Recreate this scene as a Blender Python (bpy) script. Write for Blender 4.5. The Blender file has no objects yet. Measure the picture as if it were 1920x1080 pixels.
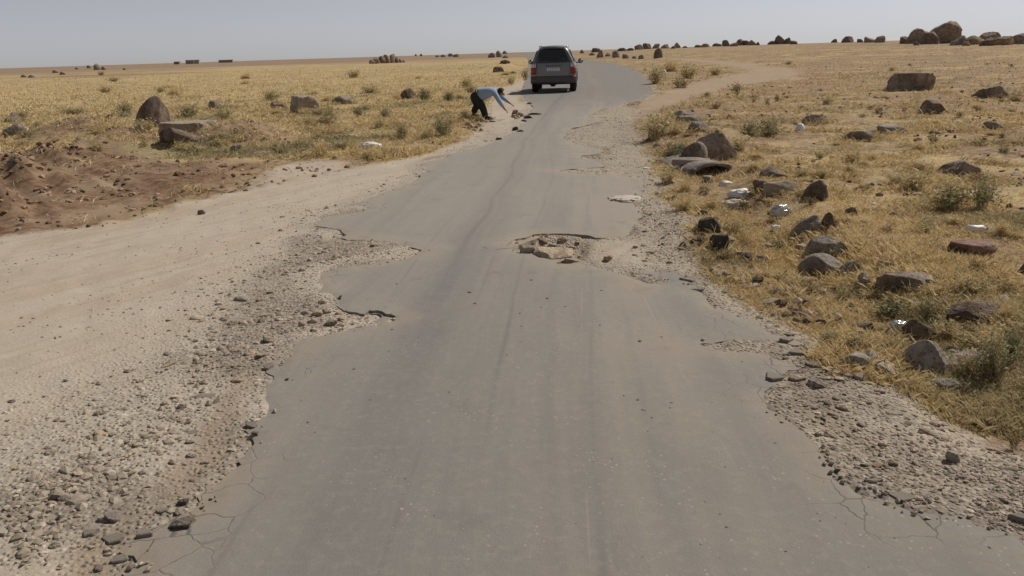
import bpy, bmesh, math, random
import numpy as np
from mathutils import Vector, Matrix

# ------------------------------------------------------------------ camera, world, sun, exposure
scene = bpy.context.scene
COL = scene.collection
CAM_H = 1.65
F_PX = 1500.0                      # focal length in photograph pixels (1920 wide)
PITCH = math.atan(441.6 / F_PX)
ROLL = math.atan(0.031)
cam_d = bpy.data.cameras.new('camera')
cam_d.sensor_width = 36.0
cam_d.lens = F_PX * 36.0 / 1920.0
cam_d.clip_start = 0.05
cam_d.clip_end = 30000.0
cam = bpy.data.objects.new('camera', cam_d)
COL.objects.link(cam)
FW = Vector((0, math.cos(PITCH), -math.sin(PITCH)))
R0 = Vector((1, 0, 0))
U0 = Vector((0, math.sin(PITCH), math.cos(PITCH)))
RT = R0 * math.cos(ROLL) - U0 * math.sin(ROLL)
UP = R0 * math.sin(ROLL) + U0 * math.cos(ROLL)
mw = Matrix.Identity(4)
for i in range(3):
    mw[i][0], mw[i][1], mw[i][2] = RT[i], UP[i], -FW[i]
mw[2][3] = CAM_H
cam.matrix_world = mw
scene.camera = cam

SUN_AZ = math.radians(57.0)        # clockwise from straight ahead (+Y) towards the right
SUN_EL = math.radians(48.0)
world = bpy.data.worlds.new('World')
scene.world = world
world.use_nodes = True
wn = world.node_tree
wn.nodes.clear()
sky = wn.nodes.new('ShaderNodeTexSky')
sky.sky_type = 'NISHITA'
sky.sun_disc = False
sky.sun_elevation = SUN_EL
sky.sun_rotation = SUN_AZ
sky.air_density = 0.6
sky.dust_density = 0.12
sky.ozone_density = 6.0
sky.altitude = 0
bgn = wn.nodes.new('ShaderNodeBackground')
bgn.inputs['Strength'].default_value = 0.078
out = wn.nodes.new('ShaderNodeOutputWorld')
tint = wn.nodes.new('ShaderNodeMix'); tint.data_type = 'RGBA'; tint.blend_type = 'MULTIPLY'      # a dusty pale sky
tint.inputs[0].default_value = 1.0; tint.inputs[7].default_value = (1.25, 1.0, 1.02, 1)
hsv = wn.nodes.new('ShaderNodeHueSaturation'); hsv.inputs['Saturation'].default_value = 0.24
wn.links.new(sky.outputs[0], tint.inputs[6]); wn.links.new(tint.outputs[2], hsv.inputs['Color'])
wn.links.new(hsv.outputs[0], bgn.inputs[0])
wn.links.new(bgn.outputs[0], out.inputs[0])
sun_d = bpy.data.lights.new('sun', 'SUN')
sun_d.energy = 4.6
sun_d.angle = math.radians(0.55)
sun_d.color = (1.0, 0.935, 0.83)
sun = bpy.data.objects.new('sun', sun_d)
COL.objects.link(sun)
sdir = Vector((math.sin(SUN_AZ) * math.cos(SUN_EL), math.cos(SUN_AZ) * math.cos(SUN_EL), math.sin(SUN_EL)))
sun.rotation_euler = sdir.to_track_quat('Z', 'Y').to_euler()
sun.location = (20, 10, 30)
vs = scene.view_settings
vs.view_transform = 'Standard'
vs.look = 'None'
vs.exposure = -0.20
vs.gamma = 1.0
vs.use_curve_mapping = False

rng = np.random.default_rng(7)
random.seed(7)

# ------------------------------------------------------------------ numpy noise
_perm = np.random.default_rng(3).permutation(256)
_perm = np.concatenate([_perm, _perm, _perm])
_ang = np.random.default_rng(4).random(256) * 2 * np.pi
_g2 = np.stack([np.cos(_ang), np.sin(_ang)], 1)
_g3 = np.random.default_rng(5).normal(size=(256, 3))
_g3 /= np.linalg.norm(_g3, axis=1)[:, None]

def _fade(t):
    return t * t * t * (t * (t * 6 - 15) + 10)

def perlin2(x, y):
    xi = np.floor(x).astype(np.int64); yi = np.floor(y).astype(np.int64)
    xf = x - xi; yf = y - yi
    xi &= 255; yi &= 255
    u = _fade(xf); v = _fade(yf)
    def g(ix, iy, dx, dy):
        h = _perm[_perm[ix & 255] + (iy & 255)]
        return _g2[h, 0] * dx + _g2[h, 1] * dy
    a = g(xi, yi, xf, yf); b = g(xi + 1, yi, xf - 1, yf)
    c = g(xi, yi + 1, xf, yf - 1); d = g(xi + 1, yi + 1, xf - 1, yf - 1)
    return 1.5 * ((a * (1 - u) + b * u) * (1 - v) + (c * (1 - u) + d * u) * v)

def fbm2(x, y, oc=3, seed=0.0):
    s = 0; a = 1.0; f = 1.0; t = 0
    for k in range(oc):
        s = s + a * perlin2(x * f + seed * 17.3 + 5.1 * k, y * f + seed * 9.7 + 3.3 * k)
        t += a; a *= 0.5; f *= 2.03
    return s / t

def perlin3(p):
    i = np.floor(p).astype(np.int64); f = p - i; i &= 255
    w = _fade(f); r = 0
    for dx in (0, 1):
        for dy in (0, 1):
            for dz in (0, 1):
                h = _perm[_perm[_perm[(i[:, 0] + dx) & 255] + ((i[:, 1] + dy) & 255)] + ((i[:, 2] + dz) & 255)]
                d = f - np.array([dx, dy, dz])
                wt = (w[:, 0] if dx else 1 - w[:, 0]) * (w[:, 1] if dy else 1 - w[:, 1]) * (w[:, 2] if dz else 1 - w[:, 2])
                r = r + wt * (_g3[h] * d).sum(1)
    return r * 1.5

def fbm3(p, oc=3):
    s = 0; a = 1.0; t = 0
    for k in range(oc):
        s = s + a * perlin3(p * (2.03 ** k) + k * 7.1); t += a; a *= 0.5
    return s / t

def sstep(a, b, x):
    t = np.clip((x - a) / (b - a), 0, 1)
    return t * t * (3 - 2 * t)

# ------------------------------------------------------------------ from a pixel of the photograph to a place on the ground
def pix_dir(px, py):
    d = FW + RT * ((px - 960) / F_PX) + UP * ((540 - py) / F_PX)
    return d

def arr(*v):
    return [np.atleast_1d(np.asarray(a, float)) for a in v]

def H0(x, y):                      # the broad lie of the land
    x, y = arr(x, y)
    r = np.hypot(x, y)
    z = 0.9 * sstep(18, 130, y) * sstep(4, 40, x - 0.05 * y)
    z = z + 0.22 * fbm2(x / 70, y / 70, 2, 1) * sstep(60, 220, r) * sstep(6, 60, np.abs(x - 0.02 * y))
    return z

def P0(px, py, Hf=None):
    Hf = Hf or H0
    d = pix_dir(px, py)
    z = 0.0
    for _ in range(10 if Hf is H0 or py < 200 else 5):
        t = (z - CAM_H) / min(d.z, -1e-5)
        t = min(t, 3000.0)
        x, y = d.x * t, d.y * t
        z = z * 0.3 + 0.7 * float(Hf(x, y)[0])
    return x, y, z

def poly_world(pts):
    return np.array([P0(*p)[:2] if len(p) == 2 else p[:2] for p in pts])

def sdf_poly(x, y, poly):
    """signed distance, positive inside"""
    res = np.empty(len(x)); A = poly; B = np.roll(poly, -1, 0)
    for s in range(0, len(x), 40000):
        X = x[s:s + 40000, None]; Y = y[s:s + 40000, None]
        ex = B[:, 0] - A[:, 0]; ey = B[:, 1] - A[:, 1]
        wx = X - A[:, 0]; wy = Y - A[:, 1]
        t = np.clip((wx * ex + wy * ey) / (ex * ex + ey * ey + 1e-12), 0, 1)
        d = np.sqrt(((wx - ex * t) ** 2 + (wy - ey * t) ** 2).min(1))
        c1 = (A[:, 1] <= Y) & (B[:, 1] > Y); c2 = (A[:, 1] > Y) & (B[:, 1] <= Y)
        cr = ex * wy - ey * wx
        wnum = (c1 & (cr > 0)).sum(1) - (c2 & (cr < 0)).sum(1)
        res[s:s + 40000] = np.where(wnum != 0, d, -d)
    return res

def dist_line(x, y, pts):
    d = np.full(len(x), 1e9)
    for a, b in zip(pts[:-1], pts[1:]):
        ex, ey = b - a
        wx = x - a[0]; wy = y - a[1]
        t = np.clip((wx * ex + wy * ey) / (ex * ex + ey * ey + 1e-12), 0, 1)
        d = np.minimum(d, np.hypot(wx - ex * t, wy - ey * t))
    return d

ASPHALT = [(-1.3, -2.6, 0)] + [
 (120,1240),(190,1140),(232,1080),(262,1040),(250,1015),(285,985),(300,962),(352,946),(398,893),(436,856),(466,826),(458,800),(488,775),(482,742),(522,703),
 (498,684),(532,662),(548,640),(620,620),(696,606),(735,592),(700,586),(640,583),(632,566),(606,553),(590,532),(592,514),(640,498),
 (700,489),(768,480),(796,468),(766,460),(722,451),(690,449),(640,446),(652,438),(646,429),(598,424),(588,415),(612,405),(668,396),
 (690,384),(652,384),(690,372),(752,350),(800,322),(790,306),(850,288),(905,272),(955,251),(975,236),(985,214),(1000,200),(985,188),(978,174),(984,150),(992,128),(990,112),(984,104),(977,98.6),
 (1000,98.4),(1040,103),(1090,110.5),(1150,118),(1188,128),(1216,148),(1226,172),(1200,190),(1166,194),(1120,207),(1103,218),(1128,226),(1072,241),(1058,260),(1084,273),
 (1122,277),(1126,288),(1080,290),(1120,300),(1140,312),(1034,318),(1092,326),(1150,329),(1212,332),(1216,352),(1190,372),(1202,395),(1196,424),(1190,440),
 (1135,444),(1090,440),(1040,436),(1000,438),(965,446),(948,457),(958,469),(985,476),(1030,485),(1090,493),(1118,500),(1168,517),(1230,530),(1250,524),(1206,512),(1186,505),(1260,508),(1290,520),
 (1310,540),(1345,560),(1375,582),(1405,597),(1445,617),(1478,634),(1502,645),(1430,641),(1370,640),(1322,641),(1352,652),(1400,665),(1452,676),(1482,690),(1466,712),
 (1448,735),(1458,762),(1500,792),(1544,822),(1566,852),(1588,872),(1592,896),(1646,914),(1742,957),(1800,964),(1862,985),(1925,1012),(2050,1080),(2200,1200)] + [(2.6, -2.6, 0)]
ASPHALT_W = poly_world(ASPHALT)

def asphalt_raw(x, y):
    return sdf_poly(x, y, ASPHALT_W)

_cr = np.random.default_rng(21).random((256, 3))
def cells2(x, y):
    """a random value per irregular cell, for edges that break off in pieces"""
    xi = np.floor(x).astype(np.int64); yi = np.floor(y).astype(np.int64); best = np.full(x.shape, 1e9); val = np.zeros(x.shape)
    for dx in (-1, 0, 1):
        for dy in (-1, 0, 1):
            h = _perm[_perm[(xi + dx) & 255] + ((yi + dy) & 255)]
            d = (xi + dx + _cr[h, 0] - x) ** 2 + (yi + dy + _cr[h, 1] - y) ** 2
            m = d < best; best = np.where(m, d, best); val = np.where(m, _cr[h, 2], val)
    return val

def asphalt_sdf(x, y, raw=None):
    d = asphalt_raw(x, y) if raw is None else raw
    return d + 0.045 * fbm2(x / 0.42, y / 0.42, 2, 2) + 0.034 * fbm2(x / 0.12, y / 0.12, 3, 3) + _crumb(x, y, d)

def _crumb(x, y, d):
    out_ = np.zeros(len(x)); k = np.abs(d) < 0.25
    if k.any():
        X, Y = x[k], y[k]; w = np.clip(.55 + 1.3 * fbm2(X / 1.1, Y / 1.1, 2, 44), .1, 1)
        out_[k] = w * (0.15 * (cells2(X / .21, Y / .21) - .5) + 0.07 * (cells2(X / .075 + 9, Y / .075) - .5))
    return out_

# ------------------------------------------------------------------ zones of the ground
DUST = poly_world([(-1500,800),(-600,560),(0,446),(200,420),(400,372),(560,333),(700,308),(790,292),(858,268),(890,247),(908,230),(915,205),(922,190),(926,177),(940,166),(985,148),(1010,150),(1010,300),(800,700),(300,1300),(-1800,1400)])
GRAV_L = poly_world([(-900,1060),(-300,860),(0,715),(150,650),(300,560),(420,470),(520,400),(640,360),(740,322),(800,290),(860,258),(905,236),(960,236),(1000,260),(800,700),(300,1300),(-1500,1400)])
RED = poly_world([(-900,420),(-300,300),(0,283),(110,296),(220,288),(330,300),(440,300),(560,303),(690,300),(640,322),(560,338),(400,376),(200,424),(0,452),(-500,590)])
GRAV_R = poly_world([(1140,190),(1205,205),(1190,240),(1205,275),(1228,305),(1222,345),(1262,385),(1300,425),(1290,470),(1330,520),(1400,570),(1485,622),(1560,690),(1690,712),(1770,757),(1870,800),(1990,870),(2500,1100),(2500,1400),(1700,1300),(1200,700),(1000,500),(1000,300),(1050,240)])
TRACK = poly_world([(1185,232),(1250,200),(1330,175),(1400,158),(1450,152),(1495,145),(1512,137),(1490,130),(1440,123),(1380,116),(1300,110),(1250,108),(1250,112),(1310,117),(1350,122),(1405,131),(1390,138),(1340,146),(1290,156),(1240,174),(1195,192)])
SAND = poly_world([(1105,456),(1140,448),(1190,452),(1215,470),(1205,500),(1150,506),(1115,492),(1102,478)])
HOLE = poly_world([(950,457),(975,444),(1010,439),(1060,440),(1108,447),(1104,470),(1090,491),(1030,484),(985,475),(958,468)])
DITCH = poly_world([(1310,330),(1400,400),(1470,470),(1560,545),(1640,610),(1690,690),(1790,800)])
RUTS = [poly_world(p) for p in ([(10,300),(120,312),(200,335),(260,362),(300,385)], [(90,296),(170,305),(260,335),(320,372)], [(0,345),(30,358),(60,385),(72,410)], [(10,320),(60,330),(110,365)])]

def bump_at(x, y, px, py, h, sx, sy):
    cx, cy, _ = P0(px, py)
    return h * np.exp(-((x - cx) / sx) ** 2 - ((y - cy) / sy) ** 2)

_feat = [(30, 345, 0.34, 0.75, 0.55), (5, 400, 0.26, 0.5, 0.30), (95, 300, 0.20, 1.0, 0.6), (355, 275, 0.20, 1.5, 0.7), (470, 262, 0.42, 0.85, 0.7), (150, 258, 0.42, 1.2, 0.9),
         (195, 288, 0.26, 0.8, 0.35), (235, 262, 0.20, 0.8, 0.5), (1325, 262, 0.20, 0.9, 1.2), (1245, 245, 0.16, 0.8, 1.6), (1330, 440, 0.1, 0.5, 0.7), (945, 132, 0.6, 2.2, 2.5),
         (880, 218, 0.1, 0.9, 1.2), (1620, 655, 0.06, 0.3, 0.25)]
_featw = [(P0(a, b)[0], P0(a, b)[1], h, sx, sy) for a, b, h, sx, sy in _feat]

def ground_z(x, y, raw=None):
    x, y = arr(x, y)
    raw = asphalt_raw(x, y) if raw is None else raw
    z = H0(x, y)
    off = sstep(0.15, 1.6, -raw)
    r = np.hypot(x, y)
    for cx, cy, h, sx, sy in _featw:
        z = z + h * np.exp(-((x - cx) / sx) ** 2 - ((y - cy) / sy) ** 2) * (1 + 0.55 * fbm2(x / 0.5, y / 0.5, 3, 6)) * sstep(0.0, 0.5, -raw)
    dd = dist_line(x, y, DITCH)
    z = z - 0.20 * np.exp(-(dd / 0.42) ** 2) * off + 0.07 * np.exp(-((dd - 0.8) / 0.4) ** 2) * off
    for L in RUTS:
        d = dist_line(x, y, L)
        z = z - 0.04 * np.exp(-(d / 0.12) ** 2) + 0.025 * np.exp(-((d - 0.24) / 0.1) ** 2)
    du = sstep(-0.3, 0.5, sdf_poly(x, y, DUST))
    rough = off * (1 - 0.75 * du)
    z = z + rough * (0.055 * fbm2(x / 1.7, y / 1.7, 3, 8) + 0.045 * fbm2(x / 0.4, y / 0.4, 3, 9))
    z = z + sstep(-.2, .3, sdf_poly(x, y, RED)) * (0.035 * fbm2(x / .45, y / .3, 3, 92) + 0.02 * fbm2(x / .16, y / .16, 2, 93))
    z = z + 0.012 * fbm2(x / 0.22, y / 0.22, 3, 10) + 0.02 * fbm2(x / 0.9, y / 0.9, 2, 21) * (1 - off)
    z = z - 0.075 * sstep(-.03, .12, sdf_poly(x, y, HOLE)) + 0.006 * sstep(0, .25, sdf_poly(x, y, SAND))
    # beside and under the broken asphalt the ground is lower
    near = 1 - sstep(0.0, 0.9, -raw)
    hollow = 0.5 + 0.5 * sstep(-0.25, 0.25, fbm2(x / 1.3, y / 1.3, 2, 12))
    deep = np.clip(0.35 + 1.4 * fbm2(x / 0.9, y / 0.9, 2, 13), 0.05, 1.3)
    z = z - near * 0.026 * hollow * deep - 0.003
    z = np.where(raw > 0.05, z - 0.03 * sstep(0.05, 0.2, raw) - 0.02, z)
    return z

def road_z(x, y):
    x, y = arr(x, y)
    return H0(x, y) + 0.012 * fbm2(x / 1.6, y / 1.6, 2, 14) + 0.005 * fbm2(x / .4, y / .4, 2, 15) - 0.002

def surf_z(x, y):
    x, y = arr(x, y)
    a = asphalt_raw(x, y)
    return np.where(asphalt_sdf(x, y, a) > 0, road_z(x, y), ground_z(x, y, a))

def at(px, py, dist=None):
    if dist is not None:
        d = pix_dir(px, py); t = dist / d.y
        x, y = d.x * t, dist
        return x, y, float(surf_z(x, y)[0])
    x, y, z = P0(px, py, surf_z)
    return x, y, float(surf_z(x, y)[0])

# ------------------------------------------------------------------ mesh and object helpers
def np_mesh(name, verts, tris=None, quads=None, polys=None, smooth=False, mat=None, attrs=None):
    me = bpy.data.meshes.new(name)
    verts = np.asarray(verts, np.float32)
    loops = []; sizes = []
    if quads is not None and len(quads): loops.append(np.asarray(quads, np.int32).ravel()); sizes.append(np.full(len(quads), 4, np.int32))
    if tris is not None and len(tris): loops.append(np.asarray(tris, np.int32).ravel()); sizes.append(np.full(len(tris), 3, np.int32))
    if polys:
        loops.append(np.array([v for p in polys for v in p], np.int32)); sizes.append(np.array([len(p) for p in polys], np.int32))
    loops = np.concatenate(loops); sizes = np.concatenate(sizes)
    me.vertices.add(len(verts)); me.vertices.foreach_set('co', verts.ravel())
    me.loops.add(len(loops)); me.loops.foreach_set('vertex_index', loops)
    me.polygons.add(len(sizes))
    me.polygons.foreach_set('loop_start', np.concatenate([[0], np.cumsum(sizes)[:-1]]).astype(np.int32))
    me.polygons.foreach_set('loop_total', sizes)
    me.update(calc_edges=True)
    me.polygons.foreach_set('use_smooth', np.full(len(sizes), smooth) if np.isscalar(smooth) else smooth)
    for k, v in (attrs or {}).items():
        a = me.attributes.new(k, 'FLOAT', 'POINT'); a.data.foreach_set('value', np.asarray(v, np.float32))
    if mat: me.materials.append(mat)
    me.update()
    return me

def link(name, me, parent=None, loc=None, rot=None, scale=None, color=None):
    o = bpy.data.objects.new(name, me); COL.objects.link(o)
    if parent: o.parent = parent
    if loc is not None: o.location = loc
    if rot is not None: o.rotation_euler = rot
    if scale is not None: o.scale = scale
    if color is not None: o.color = color
    return o

def tag(o, label=None, cat=None, group=None, kind=None):
    if label: o['label'] = label
    if cat: o['category'] = cat
    if group: o['group'] = group
    if kind: o['kind'] = kind
    return o

def bm_obj(name, bm, mat, parent=None, smooth=True, loc=None, rot=None):
    me = bpy.data.meshes.new(name); bm.to_mesh(me); bm.free()
    me.polygons.foreach_set('use_smooth', [smooth] * len(me.polygons))
    me.materials.append(mat)
    return link(name, me, parent, loc, rot)

# ------------------------------------------------------------------ materials
class Mat:
    def __init__(s, name):
        s.m = bpy.data.materials.new(name); s.m.use_nodes = True
        s.t = s.m.node_tree; s.t.nodes.clear()
    def new(s, typ, **kw):
        n = s.t.nodes.new(typ)
        for k, v in kw.items(): setattr(n, k, v)
        return n
    def put(s, sock, v):
        if hasattr(v, 'is_output'): s.t.links.new(v, sock)
        elif isinstance(v, (tuple, list)) and len(v) == 3 and sock.type == 'RGBA': sock.default_value = (*v, 1)
        else: sock.default_value = v
    def pos(s): return s.new('ShaderNodeNewGeometry').outputs['Position']
    def objco(s): return s.new('ShaderNodeTexCoord').outputs['Object']
    def attr(s, n): return s.new('ShaderNodeAttribute', attribute_name=n).outputs['Fac']
    def info(s, n): return s.new('ShaderNodeObjectInfo').outputs[n]
    def scale(s, vec, sc):
        n = s.new('ShaderNodeVectorMath', operation='MULTIPLY'); s.put(n.inputs[0], vec); n.inputs[1].default_value = sc; return n.outputs[0]
    def add(s, vec, v2):
        n = s.new('ShaderNodeVectorMath', operation='ADD'); s.put(n.inputs[0], vec); s.put(n.inputs[1], v2); return n.outputs[0]
    def comb(s, x, y, z=0.0):
        n = s.new('ShaderNodeCombineXYZ'); s.put(n.inputs[0], x); s.put(n.inputs[1], y); s.put(n.inputs[2], z); return n.outputs[0]
    def sep(s, v):
        n = s.new('ShaderNodeSeparateXYZ'); s.put(n.inputs[0], v); return n.outputs
    def noise(s, vec, sc, det=3.0, ro=0.55, color=False):
        n = s.new('ShaderNodeTexNoise'); s.put(n.inputs['Vector'], vec); n.inputs['Scale'].default_value = sc
        n.inputs['Detail'].default_value = det; n.inputs['Roughness'].default_value = ro
        return n.outputs['Color' if color else 'Fac']
    def voro(s, vec, sc, feature='F1', out='Distance', rnd=1.0):
        n = s.new('ShaderNodeTexVoronoi', feature=feature); s.put(n.inputs['Vector'], vec); n.inputs['Scale'].default_value = sc
        n.inputs['Randomness'].default_value = rnd
        return n.outputs[out]
    def math(s, op, a, b=0.0, clamp=False):
        n = s.new('ShaderNodeMath', operation=op, use_clamp=clamp); s.put(n.inputs[0], a); s.put(n.inputs[1], b); return n.outputs[0]
    def mr(s, v, a, b, c=0.0, d=1.0, smooth=True):
        n = s.new('ShaderNodeMapRange', interpolation_type='SMOOTHSTEP' if smooth else 'LINEAR')
        s.put(n.inputs[0], v); s.put(n.inputs[1], a); s.put(n.inputs[2], b); s.put(n.inputs[3], c); s.put(n.inputs[4], d); return n.outputs[0]
    def mix(s, f, a, b, blend='MIX'):
        n = s.new('ShaderNodeMix', data_type='RGBA', blend_type=blend); s.put(n.inputs[0], f); s.put(n.inputs[6], a); s.put(n.inputs[7], b); return n.outputs[2]
    def ramp(s, v, stops):
        n = s.new('ShaderNodeValToRGB'); s.put(n.inputs[0], v); e = n.color_ramp.elements
        while len(e) < len(stops): e.new(0.5)
        for el, (p, c) in zip(e, stops): el.position = p; el.color = (*c, 1)
        return n.outputs[0]
    def bump(s, h, st=0.5, dist=0.02, nrm=None):
        n = s.new('ShaderNodeBump'); s.put(n.inputs['Height'], h); n.inputs['Strength'].default_value = st; n.inputs['Distance'].default_value = dist
        if nrm: s.t.links.new(nrm, n.inputs['Normal'])
        return n.outputs[0]
    def principled(s, col, rough=0.9, normal=None, **kw):
        n = s.new('ShaderNodeBsdfPrincipled'); s.put(n.inputs['Base Color'], col); s.put(n.inputs['Roughness'], rough)
        n.inputs['Specular IOR Level'].default_value = kw.pop('spec', 0.25)
        for k, v in kw.items(): s.put(n.inputs[k], v)
        if normal is not None: s.t.links.new(normal, n.inputs['Normal'])
        s.done(n.outputs[0]); return n
    def done(s, sh):
        o = s.new('ShaderNodeOutputMaterial'); s.t.links.new(sh, o.inputs[0])

def mask(m, a, nz, k=0.5, lo=0.35, hi=0.65):
    """a zone weight broken up by noise"""
    return m.mr(m.math('ADD', a, m.math('MULTIPLY', m.math('SUBTRACT', nz, 0.5), k)), lo, hi)

def mat_ground():
    m = Mat('ground'); p = m.pos()
    n_fine = m.noise(p, 55, 4, 0.65); n_mid = m.noise(p, 7, 4, 0.6); n_big = m.noise(p, 0.9, 4, 0.55); n_wide = m.noise(p, 0.11, 4, 0.6); n_huge = m.noise(p, 0.018, 3, 0.6)
    litter = m.noise(m.scale(p, (1, 1, 1)), 22, 5, 0.75)
    soil = m.mix(m.mr(n_mid, .3, .7), (0.135, 0.088, 0.054), (0.375, 0.27, 0.175))
    soil = m.mix(m.mr(n_big, 0.35, 0.7), soil, (0.28, 0.20, 0.132))
    straw = m.mix(m.mr(litter, .3, .7, smooth=False), (0.24, 0.170, 0.085), (0.62, 0.485, 0.270))
    straw = m.mix(m.mr(n_wide, 0.42, 0.62), straw, m.mix(m.mr(litter, .3, .7, smooth=False), (0.20, 0.138, 0.072), (0.52, 0.395, 0.222)))
    n_patch = m.noise(p, 0.27, 4, 0.6)
    olive = m.mix(litter, (0.17, 0.15, 0.09), (0.36, 0.325, 0.20))
    straw = m.mix(m.math('MULTIPLY', m.mr(m.noise(p, 0.24, 4, 0.6), 0.50, 0.66), 0.65), straw, olive)
    cover = m.attr('cover')        # how much dry grass covers the soil
    fld = m.mix(m.mr(m.math('ADD', m.math('ADD', cover, m.math('MULTIPLY', m.math('SUBTRACT', m.math('ADD', m.math('MULTIPLY', n_big, .5), m.math('MULTIPLY', n_mid, .5)), 0.5), 1.7)), m.math('MULTIPLY', m.math('SUBTRACT', n_patch, 0.5), 1.5)), 0.34, 0.66), soil, straw)
    fld = m.mix(m.math('MULTIPLY', m.mr(n_huge, 0.52, 0.64), m.math('MULTIPLY', m.attr('far'), 0.85)), fld, (0.21, 0.145, 0.10))
    red = m.mix(m.mr(n_mid, .3, .7), (0.105, 0.060, 0.037), (0.255, 0.170, 0.110))
    red = m.mix(m.mr(n_big, 0.4, 0.75), red, (0.30, 0.22, 0.152))
    fld = m.mix(m.mr(m.attr('rim'), 0.3, 0.9), fld, m.mix(n_huge, (0.20, 0.14, 0.10), (0.33, 0.24, 0.16)))
    c = m.mix(m.mr(m.math('ADD', m.attr('w_red'), m.math('MULTIPLY', m.math('SUBTRACT', n_mid, 0.5), 0.7)), 0.15, 0.95), fld, red)
    dust = m.mix(n_big, (0.365, 0.312, 0.257), (0.470, 0.412, 0.348))
    sx, sy, sz = m.sep(p)
    along = m.comb(m.math('ADD', m.math('MULTIPLY', sx, 0.84), m.math('MULTIPLY', sy, -0.55)), m.math('MULTIPLY', m.math('ADD', m.math('MULTIPLY', sx, 0.55), m.math('MULTIPLY', sy, 0.84)), 0.10))
    dust = m.mix(m.math('MULTIPLY', m.mr(m.noise(along, 2.3, 4, 0.6), 0.4, 0.68), 0.55), dust, (0.365, 0.287, 0.212))
    dust = m.mix(m.math('MULTIPLY', m.mr(m.noise(along, 8.5, 3, 0.6), 0.5, 0.64), 0.42), dust, (0.325, 0.262, 0.200))
    dust = m.mix(m.math('MULTIPLY', m.mr(n_mid, 0.5, 0.7), 0.3), dust, (0.50, 0.44, 0.37))
    dust = m.mix(m.math('MULTIPLY', m.mr(n_fine, 0.45, 0.8), 0.35), dust, (0.28, 0.21, 0.15))
    c = m.mix(mask(m, m.attr('w_dust'), n_mid, 0.4), c, dust)
    peb = m.voro(p, 38, 'F1', 'Color'); pr = m.sep(peb)[0]
    grav = m.mix(pr, (0.275, 0.236, 0.194), (0.455, 0.400, 0.336))
    grav = m.mix(m.math('MULTIPLY', m.mr(n_mid, .35, .65), .6), grav, (0.40, 0.340, 0.272))
    c = m.mix(m.math('MULTIPLY', mask(m, m.attr('w_grav'), n_mid, 0.7), 0.85), c, grav)
    earth = m.mix(n_mid, (0.205, 0.152, 0.108), (0.325, 0.258, 0.194))
    c = m.mix(m.math('MULTIPLY', mask(m, m.attr('w_edge'), n_big, 0.8), 0.75), c, earth)
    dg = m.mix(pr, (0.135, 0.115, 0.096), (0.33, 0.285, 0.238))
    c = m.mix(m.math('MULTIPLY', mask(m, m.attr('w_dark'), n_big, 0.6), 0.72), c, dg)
    trk = m.mix(n_mid, (0.30, 0.225, 0.160), (0.40, 0.310, 0.232))
    c = m.mix(m.math('MULTIPLY', m.mr(m.math('ADD', m.attr('w_track'), m.math('MULTIPLY', m.math('SUBTRACT', n_big, .5), .8)), .2, .9), .85), c, trk)
    h = m.math('ADD', m.math('MULTIPLY', n_fine, 0.5), m.math('MULTIPLY', litter, 0.6))
    pd = m.math('MULTIPLY', m.mr(m.voro(p, 38), 0.0, 0.55, 1.0, 0.0), m.math('MULTIPLY', m.attr('w_grav'), 1.2))
    h = m.math('ADD', h, pd)
    soft = m.math('SUBTRACT', 1.0, m.math('MULTIPLY', m.attr('w_dust'), m.math('SUBTRACT', 0.45, m.math('MULTIPLY', m.attr('w_grav'), .45))))
    b = m.bump(m.math('MULTIPLY', h, soft), 0.75, 0.018)
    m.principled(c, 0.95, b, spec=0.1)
    return m.m

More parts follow.
